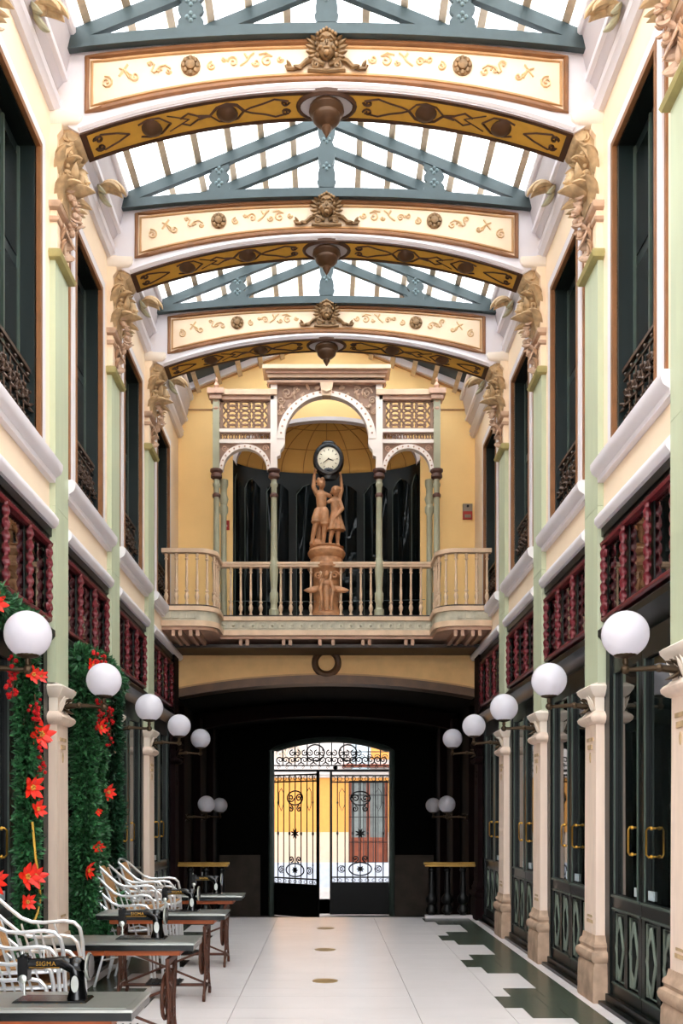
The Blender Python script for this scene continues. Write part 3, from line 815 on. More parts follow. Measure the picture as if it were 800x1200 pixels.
# ------------------------------------------------------------------ cornice leaf brackets (mid-bay)
def make_bracket():
    r = empty('leaf_bracket')
    b = MB()
    b.leaf((0, 0, 0.0), (0.75, 0, 0.75), (1, 0, -0.8), .34, .16, .035, 1.3, 8, 9)
    b.leaf((0.03, 0.02, 0.0), (0.6, .3, 0.5), (1, 0, -.8), .24, .1, .03, 1.2, 6, 7); b.leaf((0.03, -0.02, 0.0), (0.6, -.3, 0.5), (1, 0, -.8), .24, .1, .03, 1.2, 6, 7)
    b.sphere((.05, 0, 0.02), .06, 8, 6, (1, 1, 1))
    b.build('curling_leaf', 'carved_cream', r)
    b = MB()
    b.leaf((0.0, 0, .0), (0.25, 0, -1), (1, 0, 0.2), .22, .12, .03, .5, 8, 7)
    b.leaf((0.0, .04, .02), (0.25, .3, -.9), (1, 0, 0.2), .16, .08, .025, .5, 6, 6); b.leaf((0.0, -.04, .02), (0.25, -.3, -.9), (1, 0, 0.2), .16, .08, .025, .5, 6, 6)
    b.build('drooping_leaf', 'column_grey', r)
    return r
br = make_bracket(); first = True
for s, side in ((-1, 'left'), (1, 'right')):
    for i, c in enumerate(YB):
        put(br, first, (s*2.27, c+0.12, 7.84), pi if s > 0 else 0, 'carved leaf bracket under the roof edge above the %s window on the %s' % (NTH[i], side)); first = False
for o in COL.objects:
    if o.type == 'EMPTY' and o.name.startswith('leaf_bracket'): tag(o, o['label'], 'bracket', 'leaf brackets on the cove')

# ------------------------------------------------------------------ shopfronts
def twist_tube(mb, p0, p1, r, turns, n=8, m=40, amp=.36):
    p0 = Vector(p0); p1 = Vector(p1); t = (p1-p0).normalized(); u = t.orthogonal().normalized(); w = t.cross(u)
    vs = []; fs = []
    for i in range(m+1):
        q = p0.lerp(p1, i/m)
        for k_ in range(n):
            a = 2*pi*k_/n; rr = r*(1+amp*cos(2*a-2*pi*turns*i/m))
            vs.append(tuple(q+(u*cos(a)+w*sin(a))*rr))
    for i in range(m):
        for k_ in range(n): fs.append((i*n+k_, i*n+(k_+1) % n, (i+1)*n+(k_+1) % n, (i+1)*n+k_))
    fs.append(tuple(range(n))[::-1]); fs.append(tuple(m*n+k_ for k_ in range(n)))
    mb.add(vs, fs)
HW = BAY/2-0.2
def make_shopfront():
    r = empty('shopfront')
    b = MB()
    b.box(-.12, .02, -HW, HW, 3.97, 4.04); b.box(-.12, 0.0, -HW, HW, 3.93, 3.97)
    b.box(-.12, -.02, -HW, -HW+.05, 3.2, 3.95); b.box(-.12, -.02, HW-.05, HW, 3.2, 3.95)
    b.box(-.14, -.02, -HW-.02, -HW+.10, 0.02, 3.2); b.box(-.14, -.02, HW-.10, HW+.02, .02, 3.2)
    b.build('frame', 'dark_green', r, flat=True)
    b = MB()
    b.prism([(-.12, 2.98), (-.03, 2.98), (-.02, 3.04), (.03, 3.10), (.05, 3.12), (.05, 3.17), (.02, 3.20), (-.12, 3.24)], 'y', -HW, HW)
    b.build('lintel_moulding', 'dark_green', r)
    MB().box(-.05, -.015, -HW+.1, HW-.1, 3.10, 3.115).build('lintel_bead', 'green_edge', r, flat=True)
    # transom
    rail = MB(); rail.box(-.05, .0, -HW, HW, 3.24, 3.285); rail.tube([(0.0, -HW, 3.265), (0, HW, 3.265)], .026, 8); t = rail.build('transom_rail', 'maroon', r)
    rail = MB(); rail.box(-.05, .0, -HW, HW, 3.885, 3.93)
    n = 60
    rail.tube([(0.005, -HW+2*HW*i/n, 3.905) for i in range(n+1)], [.022 if i % 2 else .03 for i in range(n+1)], 6); rail.build('transom_rail', 'maroon', r)
    ys = [-HW+.045, -.28, .28, HW-.045]
    for i, yy in enumerate(ys):
        b = MB(); twist_tube(b, (0.012, yy, 3.28), (0.012, yy, 3.89), .024, 6.5)
        if i in (0, 3):
            for zz in (3.36, 3.81):
                b.sphere((0.005, yy+(0.03 if i == 0 else -.03), zz), .04, 8, 5, (.6, 1, 1))
        b.build('twisted_baluster', 'maroon', r)
    for yy in ys[1:3]:
        b = MB(); b.box(-.055, -.02, yy-.03, yy+.045, 3.28, 3.89); b.build('mullion', 'dark_green', r, flat=True)
    for a_, b_ in zip(ys[:-1], ys[1:]):
        MB().box(-.032, -.026, a_+.02, b_-.02, 3.28, 3.89).build('transom_pane', 'transom_glass', r, flat=True)
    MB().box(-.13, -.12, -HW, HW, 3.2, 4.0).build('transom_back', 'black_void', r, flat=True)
    # upper light between lintel and door leaves
    b = MB(); b.box(-.12, -.04, -HW+.1, HW-.1, 2.86, 2.98); b.build('head_rail', 'dark_green', r, flat=True)
    # two door leaves with lozenge panels
    lw = HW-.10
    for s in (-1, 1):
        d = MB(); d.box(-.10, -.04, *sorted((s*.003, s*.075)), .08, 2.86); d.box(-.10, -.04, *sorted((s*(lw-.075), s*lw)), .08, 2.86)
        d.box(-.10, -.04, 0.003*s if s > 0 else s*lw, s*lw if s > 0 else -.003, 2.78, 2.86); d.box(-.10, -.04, *sorted((s*.003, s*lw)), .80, .94); d.box(-.10, -.04, *sorted((s*.003, s*lw)), .08, .20)
        d.box(-.10, -.07, *sorted((s*.003, s*lw)), .08, .94)
        m = s*(lw/2); d.box(-.10, -.04, m-.035, m+.035, .20, .80)
        d = d.build('door_leaf', 'dark_green', r, flat=True)
        e = MB(); e.box(-.045, -.025, *sorted((s*.02, s*(lw-.02))), .915, .935); e.box(-.045, -.03, *sorted((s*.02, s*(lw-.02))), .81, .825); e.box(-.045, -.03, *sorted((s*.075, s*.082)), .94, 2.78); e.box(-.045, -.03, *sorted((s*(lw-.082), s*(lw-.075))), .94, 2.78)
        e.box(-.045, -.03, *sorted((s*.02, s*(lw-.02))), .19, .205)
        e.build('door_bead', 'green_edge', d, flat=True)
        MB().box(-.075, -.069, *sorted((s*.07, s*(lw-.07))), .93, 2.80).build('pane', 'shop_glass', d, flat=True)
        for q in (0.26, 0.74):
            cy = s*lw*q; hw = .095; z0, z1 = .24, .76; zc = .5
            e = MB()
            e.add([(-.07, cy-hw, zc), (-.07, cy, z0), (-.07, cy+hw, zc), (-.07, cy, z1), (-.03, cy, zc+.12), (-.03, cy, zc-.12)],
                  [(0,4,3),(3,4,2),(0,5,4),(4,5,2),(0,1,5),(1,2,5)])
            e.build('lozenge_panel', 'dark_green', d, flat=True); e = MB()
            for aa, bb in (((cy-hw, zc), (cy, z1)), ((cy, z1), (cy+hw, zc)), ((cy+hw, zc), (cy, z0)), ((cy, z0), (cy-hw, zc))):
                e.tube([(-.05, *aa), (-.05, *bb)], .014, 4)
            e.tube([(-.06, cy-hw-.02, .23), (-.06, cy+hw+.02, .23), (-.06, cy+hw+.02, .78), (-.06, cy-hw-.02, .78)], .012, 4, closed=True)
            e.build('lozenge_bead', 'lozenge', d, flat=True)
        e = MB()
        y = s*.22
        e.tube([(-.07, y, 1.29), (-.02, y, 1.285), (-.005, y-s*.015, 1.305), (-.005, y-s*.015, 1.485), (-.02, y, 1.505), (-.07, y, 1.50)], .008, 6)
        e.sphere((-.04, y, 1.29), .016, 7, 5); e.sphere((-.04, y, 1.50), .016, 7, 5)
        e.build('handle', 'brass', d)
        MB().box(-.066, -.055, *sorted((s*.10, s*.22)), .96, 1.03).build('painted_reflection', 'tile_blue', d, flat=True)  # pale blue patch, a reflection in the pane painted as a solid
    MB().box(-.13, 0.0, -HW-.02, HW+.02, .028, .09).build('kick_rail', 'dark_green', r, flat=True)
    return r
shop = make_shopfront(); first = True
for s, side in ((-1, 'left'), (1, 'right')):
    for i, c in enumerate(YB):
        put(shop, first, (s*WX, c, 0), pi if s > 0 else 0, 'dark green glazed shopfront with twisted maroon transom bars, %s on the %s' % (NTH[i], side)); first = False
for o in COL.objects:
    if o.type == 'EMPTY' and o.name.startswith('shopfront'): tag(o, o['label'], 'shopfront', 'shopfronts along the arcade')

# ------------------------------------------------------------------ decorated arches
KS = 8.02/1100
def pz(px, py): return ((px-382.5)*KS, 1.6+(955-py)*KS)
SC, SS, SZ = 2.112, 0.37, 7.43
def soff(x): return arcz(x, SC, SS, SZ)
def make_arch():
    r = empty('arch_beam')
    xs = frange(-SC, SC, 32)
    xs = [-2.335, -2.20] + xs + [2.20, 2.335]
    bot = [(x, soff(x) if abs(x) <= SC else (7.48 if abs(x) < 2.3 else 7.62)) for x in xs]
    top = [(x, arcz(x, 2.15, .138, 8.147)) for x in xs]
    MB().strip(top, bot, 'y', -.175, .175).build('beam', 'white_plaster', r, sharp=30)
    b = MB()
    for y in (-.178, .178): b.tube([(x, y, soff(x)+.035) for x in frange(-SC, SC, 32)], .026, 6)
    for y in (-.178, .178): b.tube([(x, y, arcz(x, 2.15, .138, 8.147)-.015) for x in frange(-2.13, 2.13, 24)], .022, 6)
    b.build('edge_moulding', 'white_plaster', r)
    PC = 2.045
    def pb(x): return arcz(x, PC, .285, 7.60)
    def pt(x): return arcz(x, PC, .132, 8.066)
    xs = frange(-PC, PC, 32)
    for y0, y1 in ((-.181, -.17),):
        MB().strip([(x, pt(x)) for x in xs], [(x, pb(x)) for x in xs], 'y', y0, y1).build('cream_panel', 'panel_cream', r, sharp=30)
    def per(ins):
        q = [x*(PC-ins)/PC for x in xs]
        return [(x, -.182, pb(x)+ins) for x in q] + [(x, -.182, pt(x)-ins) for x in reversed(q)]
    b = MB(); b.tube(per(0.0), .024, 6, closed=True); b.build('outer_frame', 'dark_brown' if False else 'brown_trim', r, sharp=30)
    b = MB(); b.tube(per(0.042), .014, 6, closed=True); b.build('inner_frame', 'light_brown', r, sharp=30)
    # painted scrolls (shallow relief)
    b = MB()
    def draw(pts, rr=.019): b.tube([(x, -.181, z) for x, z in pts], rr, 4, flat=.4)
    for s in (-1, 1):
        def Q(px, py):
            x, z = pz(px, py); return (s*-x if False else (x if s < 0 else -x), z)
        def sp(px, py, rpx, turns, a0, sg):
            cx, cz = pz(px, py); rr = rpx*KS
            draw([(p[0] if s < 0 else -p[0], p[1]) for p in spiral(cx, cz, rr, turns, a0, sg, 14)])
        sp(125, 97, 8, 1.6, pi*.6, -1); sp(158, 90, 5, 1.2, pi, 1); sp(186, 83, 4, 1.2, 0, 1); sp(262, 70, 3.5, 1.1, 0, -1); sp(300, 74, 4, 1.2, pi, 1); sp(328, 70, 4.5, 1.3, 0, -1)
        draw([Q(140, 90), Q(146, 82), Q(150, 76)]); draw([Q(146, 82), Q(152, 92)]); draw([Q(140, 80), Q(146, 82), Q(154, 88)])
        draw([Q(172, 74), Q(177, 72), Q(181, 76), Q(178, 84), Q(181, 86), Q(187, 79), Q(194, 77), Q(200, 81)])
        sp(197, 84, 4, 1.0, 0, -1); sp(176, 76, 4, 1.0, 0, 1)
        sp(248, 78, 6, 1.4, pi/2, 1); sp(273, 73, 6, 1.4, pi, -1)
        draw([Q(281, 77), Q(288, 72), Q(292, 66), Q(297, 62)]); draw([Q(290, 68), Q(287, 63)])
        sp(313, 72, 8, 1.3, pi*.3, 1); draw([Q(303, 64), Q(312, 62), Q(319, 66)])
    b.build('painted_scrolls', 'painted_gold', r)
    for s in (-1, 1):
        b = MB(); cx, cz = s*1.16, 7.995
        b.lathe([(.084, 0), (.084, -.012), (.07, -.02), (.045, -.02), (.04, -.035), (.02, -.042)], (cx, -.178, cz), 16, axis='y')
        for k_ in range(8):
            a = k_*pi/4; b.sphere((cx+.06*cos(a), -.198, cz+.06*sin(a)), .022, 6, 4, (1, .6, 1))
        b.build('rosette', 'bronze', r)
    # soffit
    xs = frange(-SC+.005, SC-.005, 32)
    MB().strip([(x, soff(x)+.01) for x in xs], [(x, soff(x)-.006) for x in xs], 'y', -.165, .165).build('soffit_panel', 'soffit_yellow', r, sharp=30)
    b = MB()
    for y0, y1 in ((-.17, -.135), (.135, .17)): b.strip([(x, soff(x)+.005) for x in xs], [(x, soff(x)-.014) for x in xs], 'y', y0, y1)
    for s in (-1, 1):
        xx = [s*SC, s*(SC-.05)]; xx.sort()
        b.strip([(x, soff(x)+.005) for x in xx], [(x, soff(x)-.014) for x in xx], 'y', -.17, .17)
    b.build('soffit_border', 'dark_brown', r, sharp=30)
    b = MB()
    def sd(pts, rr=.018): b.tube([(x, y, soff(x)-.008) for x, y in pts], rr, 4, flat=.5)
    for s in (-1, 1):
        for t in (-1, 1):
            sd([(s*p[0], t*p[1]) for p in spiral(.36, .055, .04, 1.2, pi, 1, 12)]); sd([(s*.33, t*.07), (s*.45, t*.10), (s*.55, t*.06), (s*.66, t*.03), (s*.72, 0)])
            sd([(s*.72, 0), (s*.78, t*.08), (s*.86, t*.105), (s*.95, t*.08), (s*1.02, 0), (s*1.12, t*.02)])
            sd([(s*1.12, t*.02), (s*1.2, t*.07), (s*1.27, t*.03)]); sd([(s*1.2, 0), (s*1.3, t*.05), (s*1.38, t*.09)], .013)
            sd([(s*1.36, 0), (s*1.45, t*.09), (s*1.55, t*.1), (s*1.63, t*.07)])
            sd([(s*p[0], t*p[1]) for p in spiral(1.98, .045, .04, 1.2, 0, 1, 12)]); sd([(s*1.72, 0), (s*1.82, t*.05), (s*1.95, t*.09), (s*2.01, t*.05)])
    b.build('soffit_scrolls', 'dark_brown', r)
    for x in (-1.53, -.87, .87, 1.53):
        z = soff(x)
        b = MB(); b.lathe([(.09, .0), (.098, -.012), (.09, -.025), (.07, -.035), (.05, -.05), (.03, -.06), (.012, -.065)], (x, 0, z), 14); b.build('soffit_boss', 'bronze_dark', r)
    b = MB(); b.tube([(.25*cos(2*pi*i/24), .17*sin(2*pi*i/24), 7.792) for i in range(24)], .03, 6, closed=True, flat=.6); b.build('pendant_ring', 'dark_brown', r)
    b = MB(); b.lathe([(.23, 0.01), (.23, -.016), (.2, -.02)], (0, 0, 7.80), 24, sy=.7); b.build('pendant_disc', 'grey_plaster', r)
    b = MB()
    b.lathe([(.10, .0), (.15, -.02), (.155, -.05), (.13, -.075), (.12, -.085), (.125, -.10), (.12, -.12), (.09, -.15), (.05, -.17), (.04, -.18), (.045, -.20), (.035, -.22), (.02, -.245), (.006, -.27)], (0, 0, 7.79), 18)
    for k_ in range(10):
        a = 2*pi*k_/10; b.leaf((.06*cos(a), .06*sin(a), 7.66), (cos(a), sin(a), .6), (0, 0, 1), .1, .06, .014, -.6 if False else .4, 5, 5)
    b.build('pendant', 'bronze_dark', r)
    # mascaron
    b = MB()
    for k_ in range(15):
        a = -0.55+(pi+1.1)*k_/14
        b.leaf((.06*cos(a), -.19, 8.12+.06*sin(a)), (cos(a), -.15, sin(a)), (0, -1, 0), .135, .055, .022, .35, 6, 5)
    b.build('shell', 'bronze', r)
    b = MB()
    b.sphere((0, -.22, 8.115), .085, 14, 10, (.85, .75, 1.2)); b.sphere((0, -.235, 8.19), .075, 12, 8, (1.1, .7, .7))
    b.leaf((0, -.275, 8.15), (0, -.35, -1), (0, -1, 0), .065, .035, .016, 0.1, 6, 5)
    for s in (-1, 1):
        b.sphere((s*.034, -.272, 8.145), .017, 7, 5, (1.2, .7, .8)); b.tube([(s*.01, -.285, 8.165), (s*.035, -.288, 8.175), (s*.06, -.27, 8.16)], .008, 5)
        for q in range(5): b.sphere((s*(.065+.012*(q % 2)), -.235+.008*q, 8.19-.042*q), .026, 7, 5)
        b.sphere((s*.05, -.255, 8.10), .025, 7, 5)
    b.sphere((0, -.285, 8.075), .02, 8, 5, (1.5, .6, .6)); b.sphere((0, -.275, 8.035), .028, 8, 5)
    for q in range(7): b.sphere((-.075+.025*q, -.27-.01*(3-abs(q-3))/3, 8.235-.012*abs(q-3)), .018, 6, 5)
    b.build('mask_face', 'bronze', r)
    b = MB()
    for s in (-1, 1):
        b.tube([(s*x, -.205, z) for x, z in [(.02, 7.99), (.07, 8.01), (.12, 8.035), (.17, 8.02), (.22, 7.975), (.28, 7.955), (.33, 7.955), (.345, 7.98), (.325, 7.99)]], [.018, .024, .026, .024, .02, .018, .018, .014, .01], 7)
        b.tube([(s*p[0], -.21, p[1]) for p in spiral(.09, 7.985, .035, 1.4, pi/2, -1, 12)], .014, 6)
        b.leaf((s*.2, -.2, 7.97), (s*.6, -.2, -.15), (0, -1, 0), .1, .05, .016, .3, 5, 5); b.leaf((s*.3, -.2, 7.965), (s*.5, -.2, .6), (0, -1, 0), .07, .04, .014, .3, 5, 5)
    b.tube([(-.16, -.2, 7.95), (0, -.205, 7.935), (.16, -.2, 7.95)], .018, 6)
    b.build('scroll_base', 'bronze', r)
    return r
arch = make_arch()
for i, k_ in enumerate((1, 2, 3)):
    put(arch, i == 0, (0, YP[k_], 0), 0, 'painted cream and gold arch beam with bronze mask, %s the camera' % ('nearest to', 'second from', 'third and farthest from')[i])
for o in COL.objects:
    if o.type == 'EMPTY' and o.name.startswith('arch_beam'): tag(o, o['label'], 'arch', 'decorated arch beams under the roof')

# ------------------------------------------------------------------ roof trusses
def make_truss():
    r = empty('roof_truss')
    def rt(x): return 9.11 - (9.11-8.25)*abs(x)/2.16
    for y in (-.23, .23):
        for s in (-1, 1):
            MB().prism([(s*2.2, rt(2.2)), (0, rt(0)), (0, rt(0)-.115), (s*2.2, rt(2.2)-.115)], 'y', y-.028, y+.028).build('rafter', 'slate', r, flat=True)
        xs = frange(-2.2, 2.2, 24)
        MB().strip([(x, arcz(x, 2.2, .13, 8.175)) for x in xs], [(x, arcz(x, 2.2, .13, 8.175)-.09) for x in xs], 'y', y-.03, y+.03).build('tie_bar', 'slate', r, sharp=30)
    def plate(cx, z0, z1, w, y, fl=0):
        n = 36; pts = []
        for i in range(n+1):
            t = i/n; pts.append((w*(.55+.30*abs(sin(3*pi*t))+.18*(1 if t < .1 or t > .9 else 0)), z0+(z1-z0)*t))
        MB().strip([(cx+p[0], p[1]) for p in pts], [(cx-p[0], p[1]) for p in pts], 'y', y-.018, y+.018).build('ornamental_plate', 'slate', r, flat=True)
        b = MB()
        for t in (.3, .7):
            z = z0+(z1-z0)*t
            for a in range(4): b.sphere((cx+.03*cos(a*pi/2), y-.02, z+.03*sin(a*pi/2)), .02, 6, 4, (1, .5, 1))
        b.build('plate_rosette', 'slate_light', r)
    for y in (-.23, .23):
        plate(0, 8.32, 9.05, .11, y)
        for s in (-1, 1): plate(s*1.15, 8.26, 8.60, .13, y)
    return r
tr = make_truss()
for i, k_ in enumerate((1, 2, 3)):
    put(tr, i == 0, (0, YP[k_], 0), 0, 'slate blue iron roof truss behind the %s arch beam' % ('nearest', 'second', 'farthest')[i])
for o in COL.objects:
    if o.type == 'EMPTY' and o.name.startswith('roof_truss'): tag(o, o['label'], 'truss', 'roof trusses')
# ------------------------------------------------------------------ gallery balcony on the back wall
DZ = 4.61; RZ = 5.405
bc = empty('gallery_balcony', (0, 0, 0), 0, 'carved wooden gallery balcony with turned balusters across the far end wall', 'balcony')
def outline(o, side):
    # plan polyline of the side bay at offset o outward; from wall to loggia column
    R = .26+o; cx = -1.86; cy = 13.70
    p = [(-2.36, cy-R)] + [(cx+R*sin(t), cy-R*cos(t)) for t in frange(0, pi/2, 8)] + [(cx+R, 14.2)]
    return [(-side*q[0], q[1]) for q in p]
def plan_slab(o, z0, z1, nm_, m, oc=0.0):
    for sd in (-1, 1):
        p = outline(o, sd) + [(sd*(1.58+o), YBACK), (sd*2.36, YBACK)]
        MB().prism(p, 'z', z0, z1).build(nm_, m, bc, sharp=30)
    MB().box(-1.6-oc, 1.6+oc, 14.16-o, YBACK, z0+.002, z1-.002).build(nm_, m, bc, flat=True)
plan_slab(.03, 4.585, 4.61, 'deck_edge', 'joist')
plan_slab(.055, 4.52, 4.585, 'upper_moulding', 'balcony_paint')
plan_slab(.02, 4.38, 4.52, 'frieze', 'balcony_frieze')
plan_slab(.05, 4.30, 4.38, 'lower_moulding', 'balcony_paint')
plan_slab(.0, 4.255, 4.30, 'soffit_edge', 'balcony_pink')
# frieze panels: small raised studs
for i in range(22):
    x = -1.55+3.1*i/21
    b = MB(); b.box(x-.055, x+.055, 14.128, 14.15, 4.41, 4.495); b.sphere((x, 14.125, 4.452), .022, 6, 4)
    if i == 0: fp = b.build('frieze_panel', 'balcony_frieze', bc, flat=True); x00 = x
    else: again(fp, bc, (x-x00, 0, 0))
for sd in (-1, 1):
    for i in range(4):
        x = sd*(1.92+.12*i)
        MB().box(x-.045, x+.045, 13.405, 13.43, 4.41, 4.495).build('frieze_panel', 'balcony_frieze', bc, flat=True)
# joists under the deck, in pairs
for i, x in enumerate((-2.2, -2.1, -1.95, -1.85, -1.3, -1.2, -.65, -.55, -.1, .1, .55, .65, 1.2, 1.3, 1.85, 1.95, 2.1, 2.2)):
    y0 = 13.47 if abs(x) > 1.7 else 14.2
    MB().box(x-.025, x+.025, y0, YBACK, 4.17, 4.256).build('joist', 'balcony_pink', bc, flat=True)
MB().box(-2.36, 2.36, 14.25, YBACK-.01, 4.14, 4.19).build('soffit_board', 'joist', bc, flat=True)
# balusters
def bal_prof(h):
    return [(.026, 0), (.026, .03), (.018, .04), (.016, .06), (.03, .10), (.034, .13), (.022, .17), (.016, .185), (.028, .20), (.028, .215), (.016, .23), (.019, .27), (.021, .32), (.0165, h*.62), (.015, h-.09), (.026, h-.08), (.026, h-.065), (.017, h-.055), (.024, h-.02), (.024, h)]
HB = RZ-.06-DZ
b0 = MB().lathe(bal_prof(HB), (0, 0, 0), 10)
bm0 = b0.build('baluster', 'balcony_paint', bc)
xs = [-1.45+.1515*i for i in range(0, 20)]
xs = [x for x in xs if abs(abs(x)-.795) > .07]
bm0.location = (xs[0], 14.22, DZ)
for x in xs[1:]: again(bm0, bc, (x, 14.22, DZ))
def walk(pts, step, start=.06):
    out = []; acc = start
    for a, b in zip(pts[:-1], pts[1:]):
        l = sqrt((b[0]-a[0])**2+(b[1]-a[1])**2); t = acc
        while t < l: out.append((a[0]+(b[0]-a[0])*t/l, a[1]+(b[1]-a[1])*t/l)); t += step
        acc = t-l
    return out
for sd in (-1, 1):
    for x, y in walk(outline(-.02, sd), .148): again(bm0, bc, (x, y, DZ))
# handrail
hr = MB(); hr.box(-1.6, 1.6, 14.165, 14.275, RZ-.06, RZ-.015); hr.box(-1.6, 1.6, 14.15, 14.29, RZ-.02, RZ+.012); hr.build('handrail', 'balcony_paint', bc, flat=True)
for sd in (-1, 1):
    p1 = outline(.03, sd); p0 = outline(-.07, sd)
    MB().prism(p1+p0[::-1], 'z', RZ-.05, RZ+.01).build('handrail', 'balcony_paint', bc, sharp=30)
MB().tube([(-1.5, 14.30, 4.86), (0, 14.30, 4.85), (1.5, 14.30, 4.88)], .004, 4).build('cable', 'slate_light', bc)

# ------------------------------------------------------------------ loggia screen standing on the balcony
lg = empty('loggia_screen', (0, 14.2, 0), 0, 'carved loggia screen of four slim columns, fretwork and a central arch, on the balcony', 'screen')
OX, IX = 1.665, .795
def col_prof(): return [(.075, DZ), (.075, 4.70), (.055, 4.72), (.05, 4.80), (.065, 4.83), (.065, 4.95), (.05, 4.98), (.048, 5.02), (.07, 5.36), (.072, 5.42), (.052, 5.46), (.05, 5.5), (.042, 6.55), (.055, 6.58), (.055, 6.61), (.042, 6.63), (.045, 6.68)]
for x in (-OX, -IX, IX, OX):
    c = MB().lathe(col_prof(), (x, 0, 0), 14).build('column', 'column_grey', lg)
    e = MB(); e.lathe([(.05, 6.67), (.085, 6.70), (.085, 6.74), (.07, 6.76), (.095, 6.79), (.095, 6.82), (.06, 6.83)], (x, 0, 0), 14); e.lathe([(.056, 6.40), (.062, 6.42), (.062, 6.44), (.05, 6.46)], (x, 0, 0), 12)
    e.build('collar', 'column_collar', c)
    e = MB(); e.box(x-.05, x+.05, -.06, .06, 6.83, 8.0 if abs(x) > 1 else 8.09); e.build('upper_post', 'arch_white' if abs(x) < 1 else 'column_grey', lg, flat=True)
for s in (-1, 1):
    # second, shorter shaft behind the outer column
    MB().lathe([(.05, DZ), (.045, 5.5), (.045, 6.2), (.07, 6.25), (.07, 6.32), (.05, 6.36), (.075, 6.45), (.05, 6.52), (.05, 6.6), (.07, 6.66), (.07, 6.74)], (s*1.58, .22, 0), 12).build('rear_column', 'column_grey', lg)
    x0, x1 = sorted((s*(IX+.05), s*(OX-.05)))
    def bar(z0, z1, d, nm_, m, ex=0.0): MB().box(x0-ex, x1+ex, -d, d, z0, z1).build(nm_, m, lg, flat=True)
    bar(7.86, 7.92, .06, 'side_cornice', 'balcony_pink', .05); bar(7.92, 8.0, .10, 'side_cornice', 'balcony_paint', .1)
    bar(7.375, 7.425, .05, 'cross_rail', 'arch_white', .05); bar(7.21, 7.265, .05, 'cross_rail', 'arch_white', .05)
    # large fretwork lattice
    f = MB(); z0, z1 = 7.425, 7.86
    nx, nz = 4, 3; cw = (x1-x0)/nx; ch = (z1-z0)/nz
    f.box(x0, x0+.05, -.012, .012, z0, z1); f.box(x1-.05, x1, -.012, .012, z0, z1); f.box(x0, x1, -.012, .012, z0, z0+.03); f.box(x0, x1, -.012, .012, z1-.02, z1)
    for i in range(nx+1):
        for j in range(nz):
            cx = x0+cw*i; cz = z0+ch*(j+.5)
            if 0 < i < nx:
                f.tube([(cx+cw*.40*cos(2*pi*q/12), 0, cz+ch*.46*sin(2*pi*q/12)) for q in range(12)], .014, 4, closed=True)
                f.tube([(cx-cw*.42, 0, cz), (cx, 0, cz+.005), (cx+cw*.42, 0, cz)], [.006, .022, .006], 5)
    for i in range(nx):
        for j in range(nz+1):
            cx = x0+cw*(i+.5); cz = z0+ch*j
            for a in (-1, 1):
                f.tube([(max(x0, cx-cw*.3), 0, min(z1, max(z0, cz-a*ch*.5))), (cx, 0, cz), (min(x1, cx+cw*.3), 0, min(z1, max(z0, cz+a*ch*.5)))], .015, 4)
    f.build('fretwork_panel', 'fret', lg)
    f = MB(); z0, z1 = 7.265, 7.375; n = 9; f.box(x0, x1, -.012, .012, z0, z0+.015); f.box(x0, x1, -.012, .012, z1-.015, z1)
    for i in range(n):
        a = x0+(x1-x0)*i/n; b_ = x0+(x1-x0)*(i+1)/n
        f.tube([(a, 0, z0), ((a+b_)/2, 0, z1), (b_, 0, z0)], .013, 4); f.tube([(a, 0, z1), ((a+b_)/2, 0, z0), (b_, 0, z1)], .013, 4)
    f.build('fretwork_panel', 'fret', lg)
    # small side arch
    cx = (x0+x1)/2; ra = (x1-x0)/2
    pts_o = [(cx-ra*cos(t), 6.83+.36*sin(t)) for t in frange(0, pi, 20)]; pts_i = [(cx-(ra-.055)*cos(t), 6.80+.325*sin(t)) for t in frange(0, pi, 20)]
    MB().strip(pts_o, pts_i, 'y', -.055, .055).build('side_arch', 'arch_white', lg, sharp=30)
    MB().strip([(p[0], 7.21) for p in pts_o], pts_o, 'y', -.015, .015).build('arch_spandrel', 'fret', lg, sharp=30)
    f = MB()
    for q in range(13):
        t = .15+(pi-.3)*q/12; f.sphere((cx-(ra-.028)*cos(t), -.058, 6.815+.343*sin(t)), .014, 6, 4)
    for q in (-1, 1): f.tube([(p[0], -.02, p[1]) for p in spiral(cx+q*(ra-.08), 7.14, .05, 1.5, 0, q)], .010, 5)
    f.build('arch_studs', 'balcony_pink', lg)
    # cap and finial of the outer post
    xo = s*OX
    c = MB(); c.lathe([(.06, 7.70), (.075, 7.73), (.06, 7.76), (.05, 7.80), (.07, 7.84)], (xo, 0, 0), 10); c.box(xo-.09, xo+.09, -.1, .1, 7.86, 7.93); c.box(xo-.125, xo+.125, -.13, .13, 7.93, 8.01)
    c.build('post_cap', 'balcony_pink', lg, flat=True)
    MB().lathe([(.05, 8.01), (.055, 8.04), (.03, 8.06), (.045, 8.09), (.035, 8.12), (.012, 8.15), (.022, 8.18), (.006, 8.22)], (xo, 0, 0), 10).build('finial', 'balcony_pink', lg)
    c = MB()
    c.lathe([(.055, 7.5), (.06, 7.52), (.055, 7.54)], (xo, 0, 0), 10); c.lathe([(.055, 7.58), (.06, 7.6), (.055, 7.62)], (xo, 0, 0), 10)
    c.build('post_rings', 'column_collar', lg)
